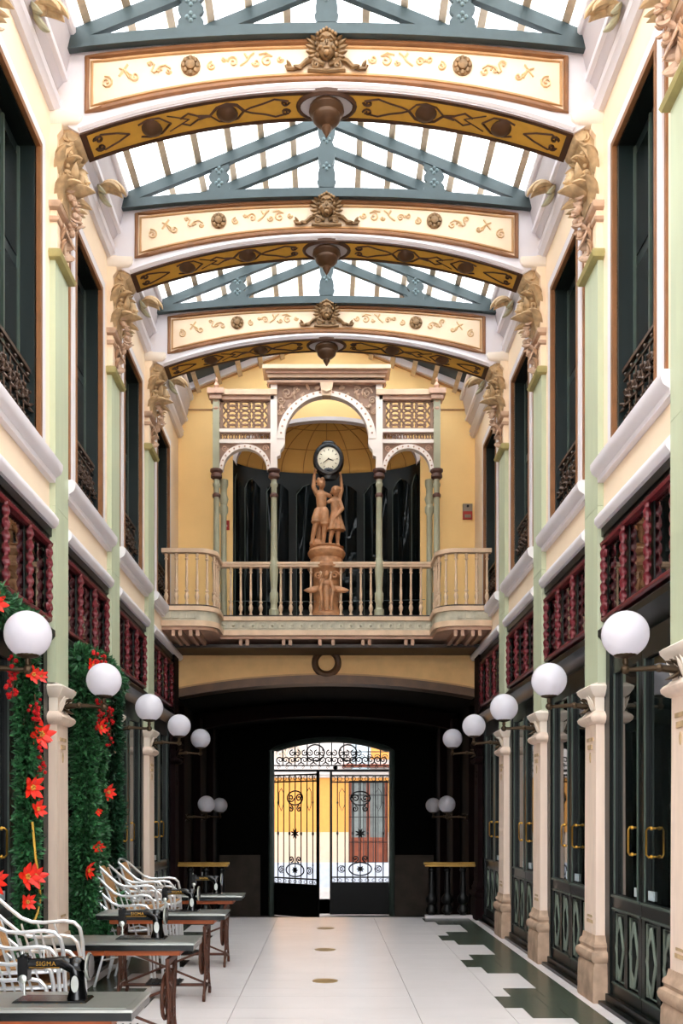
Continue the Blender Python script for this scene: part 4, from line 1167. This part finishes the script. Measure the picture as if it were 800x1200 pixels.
# central arch
cz = 7.27; ri, ro = .635, .745
po = [(-ro*cos(t), cz+(7.99-cz)*sin(t)) for t in frange(0, pi, 30)]; pi_ = [(-ri*cos(t), cz+.645*sin(t)) for t in frange(0, pi, 30)]
MB().strip(po, pi_, 'y', -.07, .07).build('central_arch', 'arch_white', lg, sharp=30)
f = MB()
for q in range(21):
    t = .12+(pi-.24)*q/20; f.sphere((-.69*cos(t), -.072, cz+.70*sin(t)), .017, 6, 4, (1, .5, 1))
f.build('arch_studs', 'balcony_pink', lg)
for s in (-1, 1):
    MB().prism([(s*.63, 7.29), (s*.745, 7.29), (s*.745, 7.0), (s*.70, 7.02), (s*.69, 7.10), (s*.655, 7.14), (s*.63, 7.2)], 'y', -.06, .06).build('arch_corbel', 'arch_white', lg)
    q = [p for p in po if p[0]*s >= -1e-6]
    MB().strip([(p[0], 8.10) for p in q], q, 'y', -.02, .02).build('arch_spandrel', 'fret', lg, sharp=30)
    f = MB()
    for k_ in range(16):
        a = .25+.9*(k_ % 8)/8; rr = .86 if k_ < 8 else .97
        x = s*rr*sin(a)*.86; z = cz+rr*cos(a)*.93
        if z < 8.07 and abs(x) < .74: f.leaf((x, -.02, z), (cos(k_*2.1), -.1, sin(k_*2.1)), (0, -1, 0), .11, .06, .016, .5, 5, 5)
    for cx, czz, r_ in ((.60, 7.97, .09), (.69, 7.86, .06), (.46, 8.03, .05), (.71, 7.68, .045)):
        f.tube([(p[0], -.03, p[1]) for p in spiral(s*cx, czz, r_, 1.5, 0, s)], .013, 5)
    f.build('spandrel_foliage', 'carved_pink', lg)
    MB().prism([(s*.74, 8.10), (s*.90, 8.10), (s*.88, 8.10), (s*.82, 8.05), (s*.80, 7.95), (s*.74, 7.9)], 'y', -.05, .05).build('cornice_bracket', 'column_collar', lg)
f = MB(); f.prism([(-.10, 8.09), (.10, 8.09), (.06, 7.89), (-.06, 7.89)], 'y', -.13, .0); f.tube([(-.05, -.13, 7.97), (0, -.15, 7.94), (.05, -.13, 7.97)], .025, 6); f.build('keystone', 'balcony_paint', lg)
for hw, d, z0, z1, m in ((.89, .12, 8.09, 8.125, 'balcony_pink'), (.86, .10, 8.125, 8.155, 'joist'), (.88, .15, 8.155, 8.20, 'balcony_paint'), (.91, .19, 8.20, 8.24, 'balcony_pink'), (.955, .25, 8.24, 8.30, 'balcony_paint')):
    MB().box(-hw, hw, -d, d*.6, z0, z1).build('cornice', m, lg, flat=True)

# ------------------------------------------------------------------ pedestal, children, clock
pdl = empty('pedestal', (0, 14.42, DZ), 0, 'carved terracotta pedestal with relief figure behind the balcony rail', 'pedestal')
MB().lathe([(.27, 0), (.27, .05), (.24, .08), (.22, .12), (.20, .16), (.215, .62), (.235, .68), (.25, .72), (.29, .75), (.29, .80), (.26, .82), (.25, .90), (.235, .92)], (0, 0, 0), 20).build('shaft', 'terracotta', pdl)
MB().lathe([(.235, .91), (.26, .93), (.285, .97), (.29, 1.01), (.27, 1.04), (.25, 1.06), (.27, 1.085), (.24, 1.10)], (0, 0, 0), 22).build('drum', 'terracotta', pdl)
c = MB()
for s in (-1, 1):
    c.leaf((s*.08, -.2, .45), (s*.9, 0, -.45), (0, -1, .3), .32, .12, .035, .6, 8, 8)
    c.tube([(s*.05, -.22, .55), (s*.1, -.25, .4), (s*.07, -.25, .25), (s*.08, -.23, .1)], [.03, .035, .03, .025], 7)
    c.tube([(p[0], -.22, p[1]) for p in spiral(s*.13, .62, .06, 1.4, 0, s)], .016, 6)
c.sphere((0, -.235, .62), .05, 10, 8, (.9, .9, 1.25)); c.sphere((0, -.22, .5), .06, 8, 6, (1.2, .6, 1.2))
c.tube([(0, -.24, .45), (0, -.255, .3), (0, -.24, .08)], [.05, .05, .035], 8)
c.build('relief_figure', 'terracotta', pdl)
stt = empty('statue', (0, 14.42, DZ+1.10), 0, 'terracotta statue of two children holding up the round clock', 'statue')
def fig(parts, name, vox=.0085):
    b = MB()
    for p in parts:
        if p[0] == 's': b.sphere(p[1], p[2], 12, 9, p[3] if len(p) > 3 else (1, 1, 1))
        elif p[0] == 'c': b.capsule(p[1], p[2], p[3], p[4], 10)
        elif p[0] == 'l': b.lathe(p[1], p[2], 14, sx=p[3], sy=p[4])
    o = b.build(name, 'terracotta', stt)
    rm = o.modifiers.new('merge', 'REMESH'); rm.mode = 'VOXEL'; rm.voxel_size = vox; rm.use_smooth_shade = True
    sm = o.modifiers.new('soften', 'SMOOTH'); sm.iterations = 3; sm.factor = .5
    return o
boy = [('s', (-.075, -.02, .965), .066, (.88, 1, 1.12)), ('s', (-.075, -.085, .955), .016, (1, 1, 1)), ('s', (-.075, -.075, .925), .02), ('s', (-.085, .0, 1.005), .066, (1.05, 1.05, .8)),
       ('s', (-.10, -.07, .98), .013), ('s', (-.05, -.075, .98), .013), ('s', (-.14, -.0, .96), .016), ('s', (-.06, -.06, 1.03), .03), ('s', (-.12, -.04, 1.03), .03),
       ('c', (-.08, 0, .90), (-.085, .01, .84), .035, .04),
       ('c', (-.085, .01, .80), (-.075, .0, .62), .085, .075), ('c', (-.135, .01, .82), (-.04, .01, .82), .05, .05),
       ('s', (-.075, 0, .58), .09, (1, .8, .7)),
       ('c', (-.145, .01, .82), (-.20, -.02, .92), .042, .035), ('c', (-.20, -.02, .92), (-.185, -.02, 1.10), .034, .026),
       ('s', (-.182, -.03, 1.13), .03, (.7, .9, 1.2)), ('c', (-.175, -.05, 1.14), (-.15, -.075, 1.16), .010, .008), ('c', (-.185, -.055, 1.14), (-.165, -.085, 1.18), .010, .008), ('c', (-.19, -.04, 1.15), (-.18, -.07, 1.20), .010, .008),
       ('c', (-.03, .01, .82), (.05, .03, .80), .04, .034), ('c', (.05, .03, .80), (.10, .05, .76), .032, .026), 
       ('c', (-.12, 0, .55), (-.165, -.05, .42), .078, .07), ('c', (-.035, -.01, .55), (-.03, -.03, .38), .074, .068),
       ('s', (-.165, -.05, .38), .072, (1.05, 1, .6)), ('s', (-.03, -.03, .345), .072, (1.05, 1, .55)),
       ('c', (-.165, -.05, .36), (-.215, -.03, .14), .045, .034), ('c', (-.215, -.03, .14), (-.225, -.03, .05), .032, .026), ('c', (-.225, -.03, .03), (-.23, -.12, .025), .03, .024),
       ('c', (-.03, -.03, .33), (-.045, -.02, .12), .044, .035), ('c', (-.045, -.02, .12), (-.05, -.02, .05), .034, .028), ('c', (-.05, -.02, .03), (-.06, -.12, .025), .03, .024),
       ('s', (-.17, .06, .07), .09, (1.1, 1, .9)), ('s', (-.10, .05, .05), .08), ('c', (-.12, .06, .1), (-.10, .06, .45), .05, .04), ('s', (0, .05, .02), .1, (2.2, 1.6, .3))]
fig(boy, 'boy_figure')
girl = [('s', (.135, -.04, .855), .064, (.88, 1, 1.12)), ('s', (.13, -.105, .845), .014), ('s', (.13, -.09, .815), .02), ('s', (.145, -.0, .885), .072, (1.08, 1.05, .85)), ('s', (.11, -.095, .87), .012), ('s', (.155, -.09, .87), .012),
        ('s', (.195, .02, .83), .035), ('s', (.19, .03, .78), .03), ('s', (.08, .0, .84), .03),
        ('c', (.135, -.01, .80), (.135, 0, .74), .034, .036), ('c', (.13, 0, .70), (.135, .0, .54), .072, .066), ('c', (.085, 0, .72), (.185, 0, .72), .042, .042),
        ('l', [(.01, .56), (.075, .55), (.09, .48), (.11, .38), (.135, .28), (.14, .25), (.01, .25)], (.14, 0, 0), 1.0, .8),
        ('c', (.195, 0, .72), (.245, -.03, .58), .036, .032), ('c', (.245, -.03, .58), (.17, -.12, .46), .030, .024), ('s', (.155, -.13, .45), .026, (1.2, .8, .9)), ('c', (.145, -.14, .45), (.12, -.14, .43), .009, .007), ('c', (.15, -.145, .44), (.13, -.15, .415), .009, .007), ('c', (.16, -.14, .44), (.145, -.145, .41), .009, .007),
        ('c', (.19, .03, .73), (.235, .03, .90), .036, .03), ('c', (.235, .03, .90), (.22, .01, 1.06), .03, .024), ('s', (.217, 0, 1.09), .028, (.7, .9, 1.2)), ('c', (.21, -.02, 1.10), (.19, -.05, 1.12), .009, .007), ('c', (.215, -.02, 1.11), (.20, -.055, 1.14), .009, .007), ('c', (.22, -.01, 1.11), (.215, -.04, 1.155), .009, .007),
        ('c', (.085, 0, .72), (.02, -.03, .68), .034, .03),
        ('c', (.09, -.02, .28), (.06, -.03, .12), .044, .032), ('c', (.06, -.03, .12), (.055, -.03, .04), .03, .025), ('c', (.055, -.03, .03), (.05, -.12, .022), .028, .022),
        ('c', (.175, .02, .28), (.17, .02, .12), .044, .033), ('c', (.17, .02, .12), (.17, .02, .04), .031, .025), ('c', (.17, .02, .03), (.185, -.07, .022), .028, .022)]
for a in range(11):
    t = 2*pi*a/11; girl.append(('c', (.14+.075*cos(t), .06*sin(t), .5), (.14+.137*cos(t), .108*sin(t), .265), .012, .018))
fig(girl, 'girl_figure')
ck = empty('clock', (.03, 14.38, DZ+1.10+1.33), 0, 'round black-cased clock with pale dial held up by the statue', 'clock')
c = MB(); c.lathe([(.205, .09), (.235, .07), (.24, .02), (.235, -.03), (.215, -.06), (.185, -.065), (.17, -.05), (.165, -.02)], (0, 0, 0), 32, axis='y', sy=1.1)
c.lathe([(.03, .03), (.1, .02), (.08, -.02), (.03, -.03)], (0, 0, .255), 14, axis='y', sx=1.1, sy=.4)
c.lathe([(.11, -.30), (.15, -.24), (.16, -.15), (.1, -.1)], (0, .03, 0), 14, axis='z', sy=.5); c.build('case', 'clock_case', ck)
MB().lathe([(.172, -.02), (.172, -.035), (.165, -.04)], (0, 0, 0), 32, axis='y', sy=1.08).build('dial', 'clock_face', ck)
c = MB()
for h in range(12):
    a = h*pi/6; x, z = .135*sin(a), .145*cos(a); c.tube([(x*.88, -.043, z*.88), (x*1.05, -.043, z*1.05)], .006, 4)
c.build('hour_marks', 'dark_brown', ck)
c = MB(); c.tube([(0, -.046, 0), (.075, -.046, -.03)], .007, 4); c.tube([(0, -.048, 0), (-.085, -.048, -.065)], .005, 4); c.sphere((0, -.048, 0), .014, 7, 5); c.build('hands', 'brass_dark', ck)

# signs on the back wall
sg = empty('red_call_sign', (-1.60, YBACK-.003, 6.21), 0, 'small red sign on the yellow wall left of the dark screen', 'sign')
MB().box(-.055, .055, -.012, 0, -.075, .075).build('plate', 'red_sign', sg, flat=True)
c = MB(); c.lathe([(.022, 0), (.022, -.004)], (0, -.012, -.01), 10, axis='y'); c.box(-.008, .008, -.016, -.012, .02, .05); c.build('pictogram', 'white_plaster', sg, flat=True)
sg = empty('alarm_box', (2.24, YBACK-.003, 6.42), 0, 'small red and grey alarm box on the yellow wall at right', 'alarm')
MB().box(-.075, .075, -.05, 0, -.12, .0).build('lower_case', 'red_sign', sg, flat=True)
MB().box(-.075, .075, -.05, 0, .0, .12).build('upper_case', 'sign_grey', sg, flat=True)
MB().box(-.05, .05, -.056, -.05, -.10, -.05).build('label_plate', 'sign_grey', sg, flat=True)
c = MB(); c.lathe([(.02, 0), (.02, -.012)], (0, -.05, .08), 10, axis='y'); c.build('lens', 'iron', sg)

# ------------------------------------------------------------------ stair balustrades
def balustrade(x0, x1, label):
    r = empty('stair_balustrade', ((x0+x1)/2, 14.58, 0), 0, label, 'balustrade')
    h = (x1-x0)/2
    MB().box(-h, h, -.07, .07, 0.0, .045).build('base_rail', 'grey_plaster', r, flat=True)
    c = MB(); c.box(-h, h, -.055, .055, .80, .83); c.tube([(-h-.02, 0, .845), (h+.02, 0, .845)], .024, 8); c.build('handrail', 'brass_rail', r)
    prof = [(.05, .045), (.05, .07), (.085, .10), (.09, .14), (.06, .19), (.05, .21), (.085, .25), (.095, .30), (.08, .34), (.05, .37), (.045, .40), (.05, .46), (.038, .72), (.055, .74), (.055, .76), (.04, .775), (.05, .80)]
    for i in range(4): 
        c = MB().lathe(prof, (-h+.10+(2*h-.2)*i/3, 0, 0), 12).build('baluster', 'iron', r)
balustrade(-2.46, -1.53, 'black turned balustrade with brass rail at the stair head, left side')
balustrade(1.53, 2.46, 'black turned balustrade with brass rail at the stair head, right side')

# ------------------------------------------------------------------ sewing-machine tables
def make_table():
    r = empty('treadle_table')
    c = MB(); c.box(-.55, .55, -.21, .21, .70, .748); c.build('tabletop', 'steel_top', r, flat=True)
    c = MB(); c.box(-.555, .555, -.215, .215, .738, .75); c.box(-.52, .52, -.18, .18, .7495, .7515); c.build('top_rim', 'steel_edge', r, flat=True)
    c = MB(); c.box(-.45, .45, -.15, .15, .66, .70); c.box(-.28, -.05, -.165, -.15, .662, .695); c.build('drawer_apron', 'orange_wood', r, flat=True)
    for s in (-1, 1):
        x = s*.37
        c = MB()
        for t in (-1, 1):
            c.tube([(x, t*.17, .64), (x, t*.165, .5), (x, t*.12, .34), (x, t*.13, .2), (x, t*.19, .06), (x, t*.20, .035)], [.014, .012, .010, .010, .013, .015], 7)
            c.tube([(x, t*.13, .62), (x, t*.03, .45), (x, t*.06, .3), (x, t*.02, .16)], .010, 6)
            c.tube([(x, t*p[0], p[1]) for p in spiral(.07, .5, .05, 1.5, 0, 1, 14)], .009, 5)
            c.tube([(x, t*p[0], p[1]) for p in spiral(.07, .25, .045, 1.5, pi, 1, 14)], .009, 5)
            c.lathe([(.03, -.012), (.032, 0), (.03, .012)], (x, t*.20, .03), 10, axis='x')
        c.tube([(x, -.165, .5), (x, 0, .42), (x, .165, .5)], .010, 6); c.tube([(x, -.19, .07), (x, 0, .12), (x, .19, .07)], .013, 6); c.box(x-.012, x+.012, -.18, .18, .60, .64)
        c.build('cast_iron_side', 'rust_iron', r)
    c = MB(); c.tube([(-.37, .0, .42), (.37, 0, .12)], .010, 6); c.tube([(-.37, .0, .12), (.37, 0, .42)], .010, 6); c.tube([(-.37, 0, .11), (.37, 0, .11)], .014, 6); c.build('brace', 'rust_iron', r)
    c = MB(); c.box(-.15, .15, -.12, .12, .13, .142)
    for i in range(6): c.box(-.14+.05*i, -.13+.05*i, -.12, .12, .142, .15)
    c.build('treadle_plate', 'iron', r, flat=True)
    c = MB(); c.tube([(.33, .15*cos(2*pi*i/20)+.0, .36+.15*sin(2*pi*i/20)) for i in range(20)], .014, 6, closed=True)
    for i in range(5): c.tube([(.33, 0, .36), (.33, .15*cos(i*1.257), .36+.15*sin(i*1.257))], .008, 5)
    c.build('flywheel', 'rust_iron', r)
    return r
TB = [(-1.40, 4.30), (-1.43, 6.42), (-1.42, 8.24), (-1.44, 10.05)]
tbl = make_table()
place = ['nearest, cut by the frame edge', 'second from the camera', 'third from the camera', 'farthest from the camera']
for i, (x, y) in enumerate(TB):
    put(tbl, i == 0, (x, y, 0), 0, 'steel-topped treadle sewing table on iron legs, %s' % place[i])
for o in COL.objects:
    if o.type == 'EMPTY' and o.name.startswith('treadle_table'): tag(o, o['label'], 'table', 'row of treadle tables')

def make_machine():
    r = empty('sewing_machine')
    c = MB(); c.prism([(-.19, .0), (.19, .0), (.19, .022), (.18, .03), (-.18, .03), (-.19, .022)], 'y', -.085, .085); c.build('bed', 'machine_black', r)
    c = MB()
    pts = [(.125, .03), (.125, .08), (.122, .15), (.11, .195), (.05, .215), (-.03, .212), (-.11, .208), (-.14, .205)]
    c.tube([(x, 0, z) for x, z in pts], [.055, .042, .038, .042, .033, .028, .028, .03], 12)
    c.sphere((.115, 0, .20), .046, 12, 8, (1.2, .9, 1)); c.build('arm', 'machine_black', r)
    c = MB(); c.box(-.178, -.125, -.032, .032, .125, .245); c.sphere((-.15, 0, .245), .033, 10, 6, (.8, 1, .5)); c.build('head', 'machine_black', r, flat=True)
    c = MB(); c.lathe([(.022, 0), (.022, -.006), (.012, -.01)], (-.15, -.032, .135), 12, axis='y'); c.tube([(-.152, 0, .125), (-.152, 0, .05)], .006, 6); c.tube([(-.162, 0, .245), (-.162, 0, .275)], .005, 6); c.box(-.165, -.14, -.012, .012, .045, .05)
    c.tube([(-.05, .0, .235), (-.05, .0, .285)], .004, 6); c.build('needle_fittings', 'steel_edge', r)
    c = MB(); c.lathe([(.02, -.01), (.062, -.012), (.07, 0), (.062, .012), (.02, .01)], (.185, 0, .195), 20, axis='x'); c.build('handwheel', 'machine_black', r)
    c = MB(); c.tube([(.185, .066*cos(2*pi*q/20), .195+.066*sin(2*pi*q/20)) for q in range(20)], .008, 6, closed=True); c.build('wheel_rim', 'steel_edge', r)
    c = MB(); c.lathe([(.02, 0), (.02, -.004)], (.122, -.043, .11), 16, axis='y', sy=2.2); c.build('badge', 'steel_edge', r)
    c = MB()
    for q in range(6): c.tube([(-.17+.062*q, -.0855, .012), (-.14+.062*q, -.0855, .018)], .003, 4)
    c.tube([(-.12, -.029, .193), (.04, -.034, .193)], .0018, 4)
    c.build('gilt_lines', 'brass', r)
    t = bpy.data.curves.new('gilt_lettering', 'FONT'); t.body = 'SIGMA'; t.size = .032; t.extrude = .0008; t.align_x = 'CENTER'; t.space_character = 1.15
    t.materials.append(MATS['brass']); o = bpy.data.objects.new('lettering', t); COL.objects.link(o)
    bpy.context.view_layer.update()
    me = bpy.data.meshes.new_from_object(o.evaluated_get(bpy.context.evaluated_depsgraph_get()))
    bpy.data.objects.remove(o); o = bpy.data.objects.new('gilt_lettering', me); COL.objects.link(o); o.parent = r; o['kind'] = 'stuff'
    o.location = (-.03, -.0335, .203); o.rotation_euler = (radians(90), 0, 0)
    r.scale = (.88, .88, .88)
    return r
mc = make_machine()
for i, (x, y, zz) in enumerate([(-1.25, 4.30, 0), (-1.27, 6.46, 0), (-1.29, 8.28, 0), (-1.29, 10.08, 0)]):
    put(mc, i == 0, (x, y, .735), 0, 'black vintage sewing machine on the %s steel-topped table' % NTH[i])
for o in COL.objects:
    if o.type == 'EMPTY' and o.name.startswith('sewing_machine'): tag(o, o['label'], 'sewing machine', 'sewing machines on the tables')

# ------------------------------------------------------------------ stacked bistro armchairs (facing +x)
def make_chair():
    r = empty('bistro_armchair')
    for s in (-1, 1):
        y = s*.25
        p = [(.25, y, .0), (.235, y, .3), (.22, y, .56), (.205, y, .63), (.17, y, .665), (.11, y, .675), (-.02, y, .665), (-.09, y*.99, .67), (-.15, y*.97, .695), (-.22, y*.93, .755), (-.30, y*.88, .83), (-.335, y*.8, .855)]
        MB().tube(p, .0125, 7).build('arm_tube', 'aluminium', r)
        MB().tube([(-.17, s*.22, .44), (-.22, s*.23, .25), (-.29, s*.235, 0)], .0125, 7).build('rear_leg', 'aluminium', r)
        MB().tube([(-.17, s*.215, .40), (-.24, s*.215, .6), (-.325, s*.2, .845)], .011, 7).build('back_post', 'aluminium', r)
        MB().tube([(.235, s*.25, .25), (.05, s*.235, .30), (-.21, s*.23, .25)], .009, 6).build('side_stretcher', 'aluminium', r)
        c = MB()
        for q in (-.08, .02, .12): c.tube([(q, s*.235, .44), (q-.07, s*.24, .66)], .007, 5)
        c.build('arm_spindles', 'aluminium', r)
    c = MB(); c.tube([(.23, -.2, .445), (.245, -.12, .45), (.245, .12, .45), (.23, .2, .445), (.1, .225, .44), (-.17, .215, .43), (-.19, 0, .43), (-.17, -.215, .43), (.1, -.225, .44)], .013, 7, closed=True); c.build('seat_rim', 'aluminium', r)
    c = MB(); c.prism([(-.18, .435), (.23, .452), (.235, .462), (.1, .458), (-.18, .447)], 'y', -.2, .2); c.build('seat', 'rattan', r)
    c = MB(); vs = []
    pts = [(-.20, .50), (-.235, .6), (-.27, .69), (-.305, .79), (-.328, .845)]
    c.strip([(x-.006, z) for x, z in pts], [(x+.006, z+.004) for x, z in pts], 'y', -.185, .185); c.build('back', 'rattan', r)
    MB().tube([(-.335, -.2, .855), (-.35, -.1, .878), (-.353, 0, .883), (-.35, .1, .878), (-.335, .2, .855)], .0125, 7).build('top_tube', 'aluminium', r)
    return r
ch = make_chair(); first = True
lv = ['bottom one', 'second from bottom', 'third from bottom', 'top one']
for (x, y, n, wh_) in ((-1.78, 5.55, 4, 'of the nearest stack'), (-1.86, 8.95, 4, 'of the middle stack before the garlands'), (-1.80, 9.54, 4, 'of the far stack near the farthest table')):
    for q in range(n):
        put(ch, first, (x+.02*q, y, .09*q), radians(-2+1.5*q), 'white bistro armchair, woven seat, %s %s' % (lv[q], wh_)); first = False
for o in COL.objects:
    if o.type == 'EMPTY' and o.name.startswith('bistro_armchair'): tag(o, o['label'], 'chair', 'stacked bistro armchairs')

# ------------------------------------------------------------------ garlands, poinsettias, berries on the left shopfronts
def foliage(path, r, n, seed, m, nm_, label, size=(.05, .1)):
    rd = random.Random(seed); P = [Vector(p) for p in path]
    seg = [(b_-a).length for a, b_ in zip(P[:-1], P[1:])]; tot = sum(seg)
    b = MB(); vs = []; fs = []
    for i in range(n):
        d = rd.uniform(0, tot); k_ = 0
        while k_ < len(seg)-1 and d > seg[k_]: d -= seg[k_]; k_ += 1
        t = (P[k_+1]-P[k_]).normalized(); c = P[k_]+t*d
        u = t.orthogonal().normalized(); w = t.cross(u); a = rd.uniform(0, 2*pi); o = u*cos(a)+w*sin(a)
        rr = r*(.45+.55*rd.random())*(1+.25*sin(d*17+k_))
        q = c+o*rr*.55
        dr = (o*1.0+t*rd.uniform(-.9, .9)+Vector((rd.uniform(-.4, .4), rd.uniform(-.4, .4), rd.uniform(-.6, .2)))).normalized()
        L = rd.uniform(*size); sd = dr.cross(Vector((rd.uniform(-1, 1), rd.uniform(-1, 1), rd.uniform(-1, 1)))).normalized()*L*.2
        up = sd.cross(dr).normalized()*L*.12
        o_ = len(vs); vs += [tuple(q), tuple(q+dr*L*.5+sd+up), tuple(q+dr*L), tuple(q+dr*L*.5-sd+up)]
        fs.append((o_, o_+1, o_+2, o_+3))
    b.add(vs, fs)
    root = empty(nm_, tuple(P[0]), 0, label, 'garland', 'christmas garlands')
    fo = b.build('needles', m, root, flat=True); fo.location = -P[0]; fo['kind'] = 'stuff'
    s = MB(); s.tube([tuple(p-P[0]) for p in P], r*.16, 7); s.build('stem', 'leaf_dark', root)
    return root
foliage([(-2.22, 6.96, .55), (-2.21, 6.94, 1.5), (-2.22, 6.96, 2.4), (-2.24, 6.96, 3.0)], .085, 4200, 1, 'leaf_green', 'garland', 'slim green garland hanging down the nearest left shopfront, with red flowers')
foliage([(-2.24, 4.9, 3.02), (-2.24, 6.2, 3.05), (-2.25, 7.3, 3.02)], .11, 3600, 2, 'leaf_green', 'garland', 'green garland running along the top of the nearest left shopfront')
foliage([(-2.24, 8.66, .45), (-2.22, 8.62, 1.4), (-2.23, 8.66, 2.4), (-2.25, 8.66, 3.1)], .16, 6800, 3, 'leaf_green', 'garland', 'thick green garland column just beyond the second left pilaster')
foliage([(-2.24, 9.02, .45), (-2.22, 9.0, 1.4), (-2.23, 9.02, 2.4), (-2.25, 9.0, 3.05)], .14, 5600, 4, 'leaf_green', 'garland', 'second green garland column, beside the thick one on the left')
foliage([(-2.25, 9.78, .7), (-2.23, 9.76, 1.6), (-2.24, 9.78, 2.4), (-2.25, 9.76, 3.0)], .15, 5600, 5, 'leaf_dark', 'garland', 'dark green garland column on the far side of the decorated left doorway')
foliage([(-2.24, 8.5, 3.02), (-2.22, 9.2, 3.06), (-2.24, 10.0, 2.98)], .15, 4600, 6, 'leaf_green', 'garland', 'green garland swag over the decorated left doorway, second bay')
foliage([(-2.14, 8.75, .45), (-2.1, 8.95, .75), (-2.1, 9.1, .6)], .2, 2600, 8, 'leaf_green', 'garland', 'leafy tuft at the foot of the left garland columns', (.07, .14))

def make_poinsettia():
    r = empty('poinsettia')
    pm_ = None
    for i in range(8):
        b = MB(); L = .10 if i % 2 == 0 else .075
        if pm_ is None:
            b.leaf((0, 0, 0), (.25, 1, 0), (1, 0, 0), .10, .055, .004, .25, 5, 6); pm_ = b.build('petal', 'petal_red', r); o = pm_
        else: o = again(pm_, r)
        o.rotation_euler = (i*pi/4+.2, 0, 0); k_ = 1.0 if i % 2 == 0 else .8; o.scale = (k_, k_, k_)
        if i % 2: o.location = (.012, 0, 0)
    c = MB()
    for i in range(5): c.sphere((.022, .012*cos(i*1.257), .012*sin(i*1.257)), .009, 6, 4)
    c.build('flower_centre', 'flower_centre', r)
    return r
po_ = make_poinsettia()
fl_ = [(-2.13, 6.98, 2.20, 1.25, 'right beside the second left pilaster, on the slim garland'), (-2.13, 7.00, 2.17, .95, 'tucked behind the largest flower near the second left pilaster'),
       (-2.13, 6.77, 1.80, 1.15, 'upper one of the pair halfway down the slim left garland'), (-2.13, 6.90, 1.64, .9, 'lower one of the pair halfway down the slim left garland'),
       (-2.13, 6.65, 1.16, 1.15, 'left one of the low pair on the slim left garland'), (-2.13, 6.84, 1.15, 1.1, 'right one of the low pair on the slim left garland'),
       (-2.16, 6.1, 1.17, 1.1, 'at the left edge of the picture above the chair backs'), (-2.13, 6.67, .98, .8, 'lowest, just above the nearest stacked chairs'),
       (-2.16, 8.46, 1.10, 1.05, 'low on the thick garland, right of the second left pilaster base'),
       (-2.10, 9.0, 1.82, 1.0, 'on the far dark garland column, halfway up'), (-2.10, 8.6, 1.31, .8, 'small one between the far garland columns'), (-2.10, 8.62, 1.63, .5, 'tiny one between the far garland columns, above'),
       (-2.12, 8.50, 2.95, .85, 'high on the garland column behind the second lamp'), (-2.12, 8.50, 2.78, .85, 'below the high one on the garland column behind the second lamp'),
       (-2.08, 8.62, 2.40, .9, 'under the second left globe lamp'), (-2.16, 6.1, 2.98, 1.0, 'at the left edge behind the nearest globe lamp'), (-2.13, 6.81, 2.62, .8, 'just below the nearest left globe lamp'), (-2.13, 6.98, 2.63, .7, 'just below and right of the nearest left globe lamp'), (-2.13, 6.70, 2.02, 0.01, '')]
first = True
for i, (x, y, z, k_, lb) in enumerate(fl_):
    if k_ < .1: continue
    r = put(po_, first, (x, y, z), 0, 'red poinsettia flower, ' + lb); first = False
    r.scale = (k_, k_, k_); r.rotation_euler = (.3*i, radians(random.uniform(-10, 20)), radians(-25+random.uniform(-25, 15)))
for o in COL.objects:
    if o.type == 'EMPTY' and o.name.startswith('poinsettia'): tag(o, o['label'], 'flower', 'poinsettias on the garlands')
def berries(loc, n, L, seed, label):
    rd = random.Random(seed); r = empty('berry_spray', loc, 0, label, 'berries', 'berry sprays on the garlands')
    c = MB()
    for i in range(n): c.sphere((rd.uniform(-.03, .03), rd.uniform(-.05, .05), -L*rd.random()), rd.uniform(.012, .02), 6, 4)
    c.build('berries', 'berry_red', r)
    c = MB(); c.tube([(0, 0, .02), (.01, 0, -L*.5), (0, .01, -L)], .005, 4); c.build('twig', 'dark_brown', r)
berries((-2.06, 6.15, 2.72), 26, .35, 1, 'red berry spray hanging at the left edge under the nearest lamp')
berries((-2.13, 6.85, 2.46), 16, .22, 2, 'red berry spray just above the largest flower on the slim garland')
berries((-2.13, 6.98, 2.10), 16, .2, 3, 'red berry spray below the largest flower on the slim garland')
berries((-2.08, 8.62, 2.72), 22, .34, 4, 'red berry spray hanging below the second left lamp')
berries((-2.08, 9.0, 2.62), 26, .36, 5, 'red berry spray on the far garland column right of the second lamp')
berries((-2.10, 8.5, 3.10), 18, .2, 6, 'red berry spray at the top of the thick garland column')
berries((-2.08, 8.8, 3.1), 18, .22, 7, 'red berry spray on the swag over the decorated doorway')
cd = MB(); cd.tube([(-2.15, 6.86, 1.55), (-2.13, 6.87, 1.3), (-2.12, 6.92, 1.1), (-2.12, 6.96, .98), (-2.13, 6.92, .88), (-2.15, 6.88, .80)], .009, 6)
tag(cd.build('yellow_ribbon', 'cord_yellow'), 'yellow ribbon hanging between the red flowers on the slim left garland', 'ribbon')

for o in bpy.data.objects:
    if o.type == 'MESH' and o.parent is not None and o.name.split('.')[0] in ('scrollwork', 'berries', 'incised_ornament', 'painted_scrolls', 'soffit_scrolls', 'dome_ribs', 'hour_marks', 'gilt_lines', 'arm_spindles', 'needle_fittings', 'spandrel_foliage', 'arch_studs', 'plate_rosette', 'fruit_garland', 'acanthus_leaf', 'plaque_relief'): o['kind'] = 'stuff'
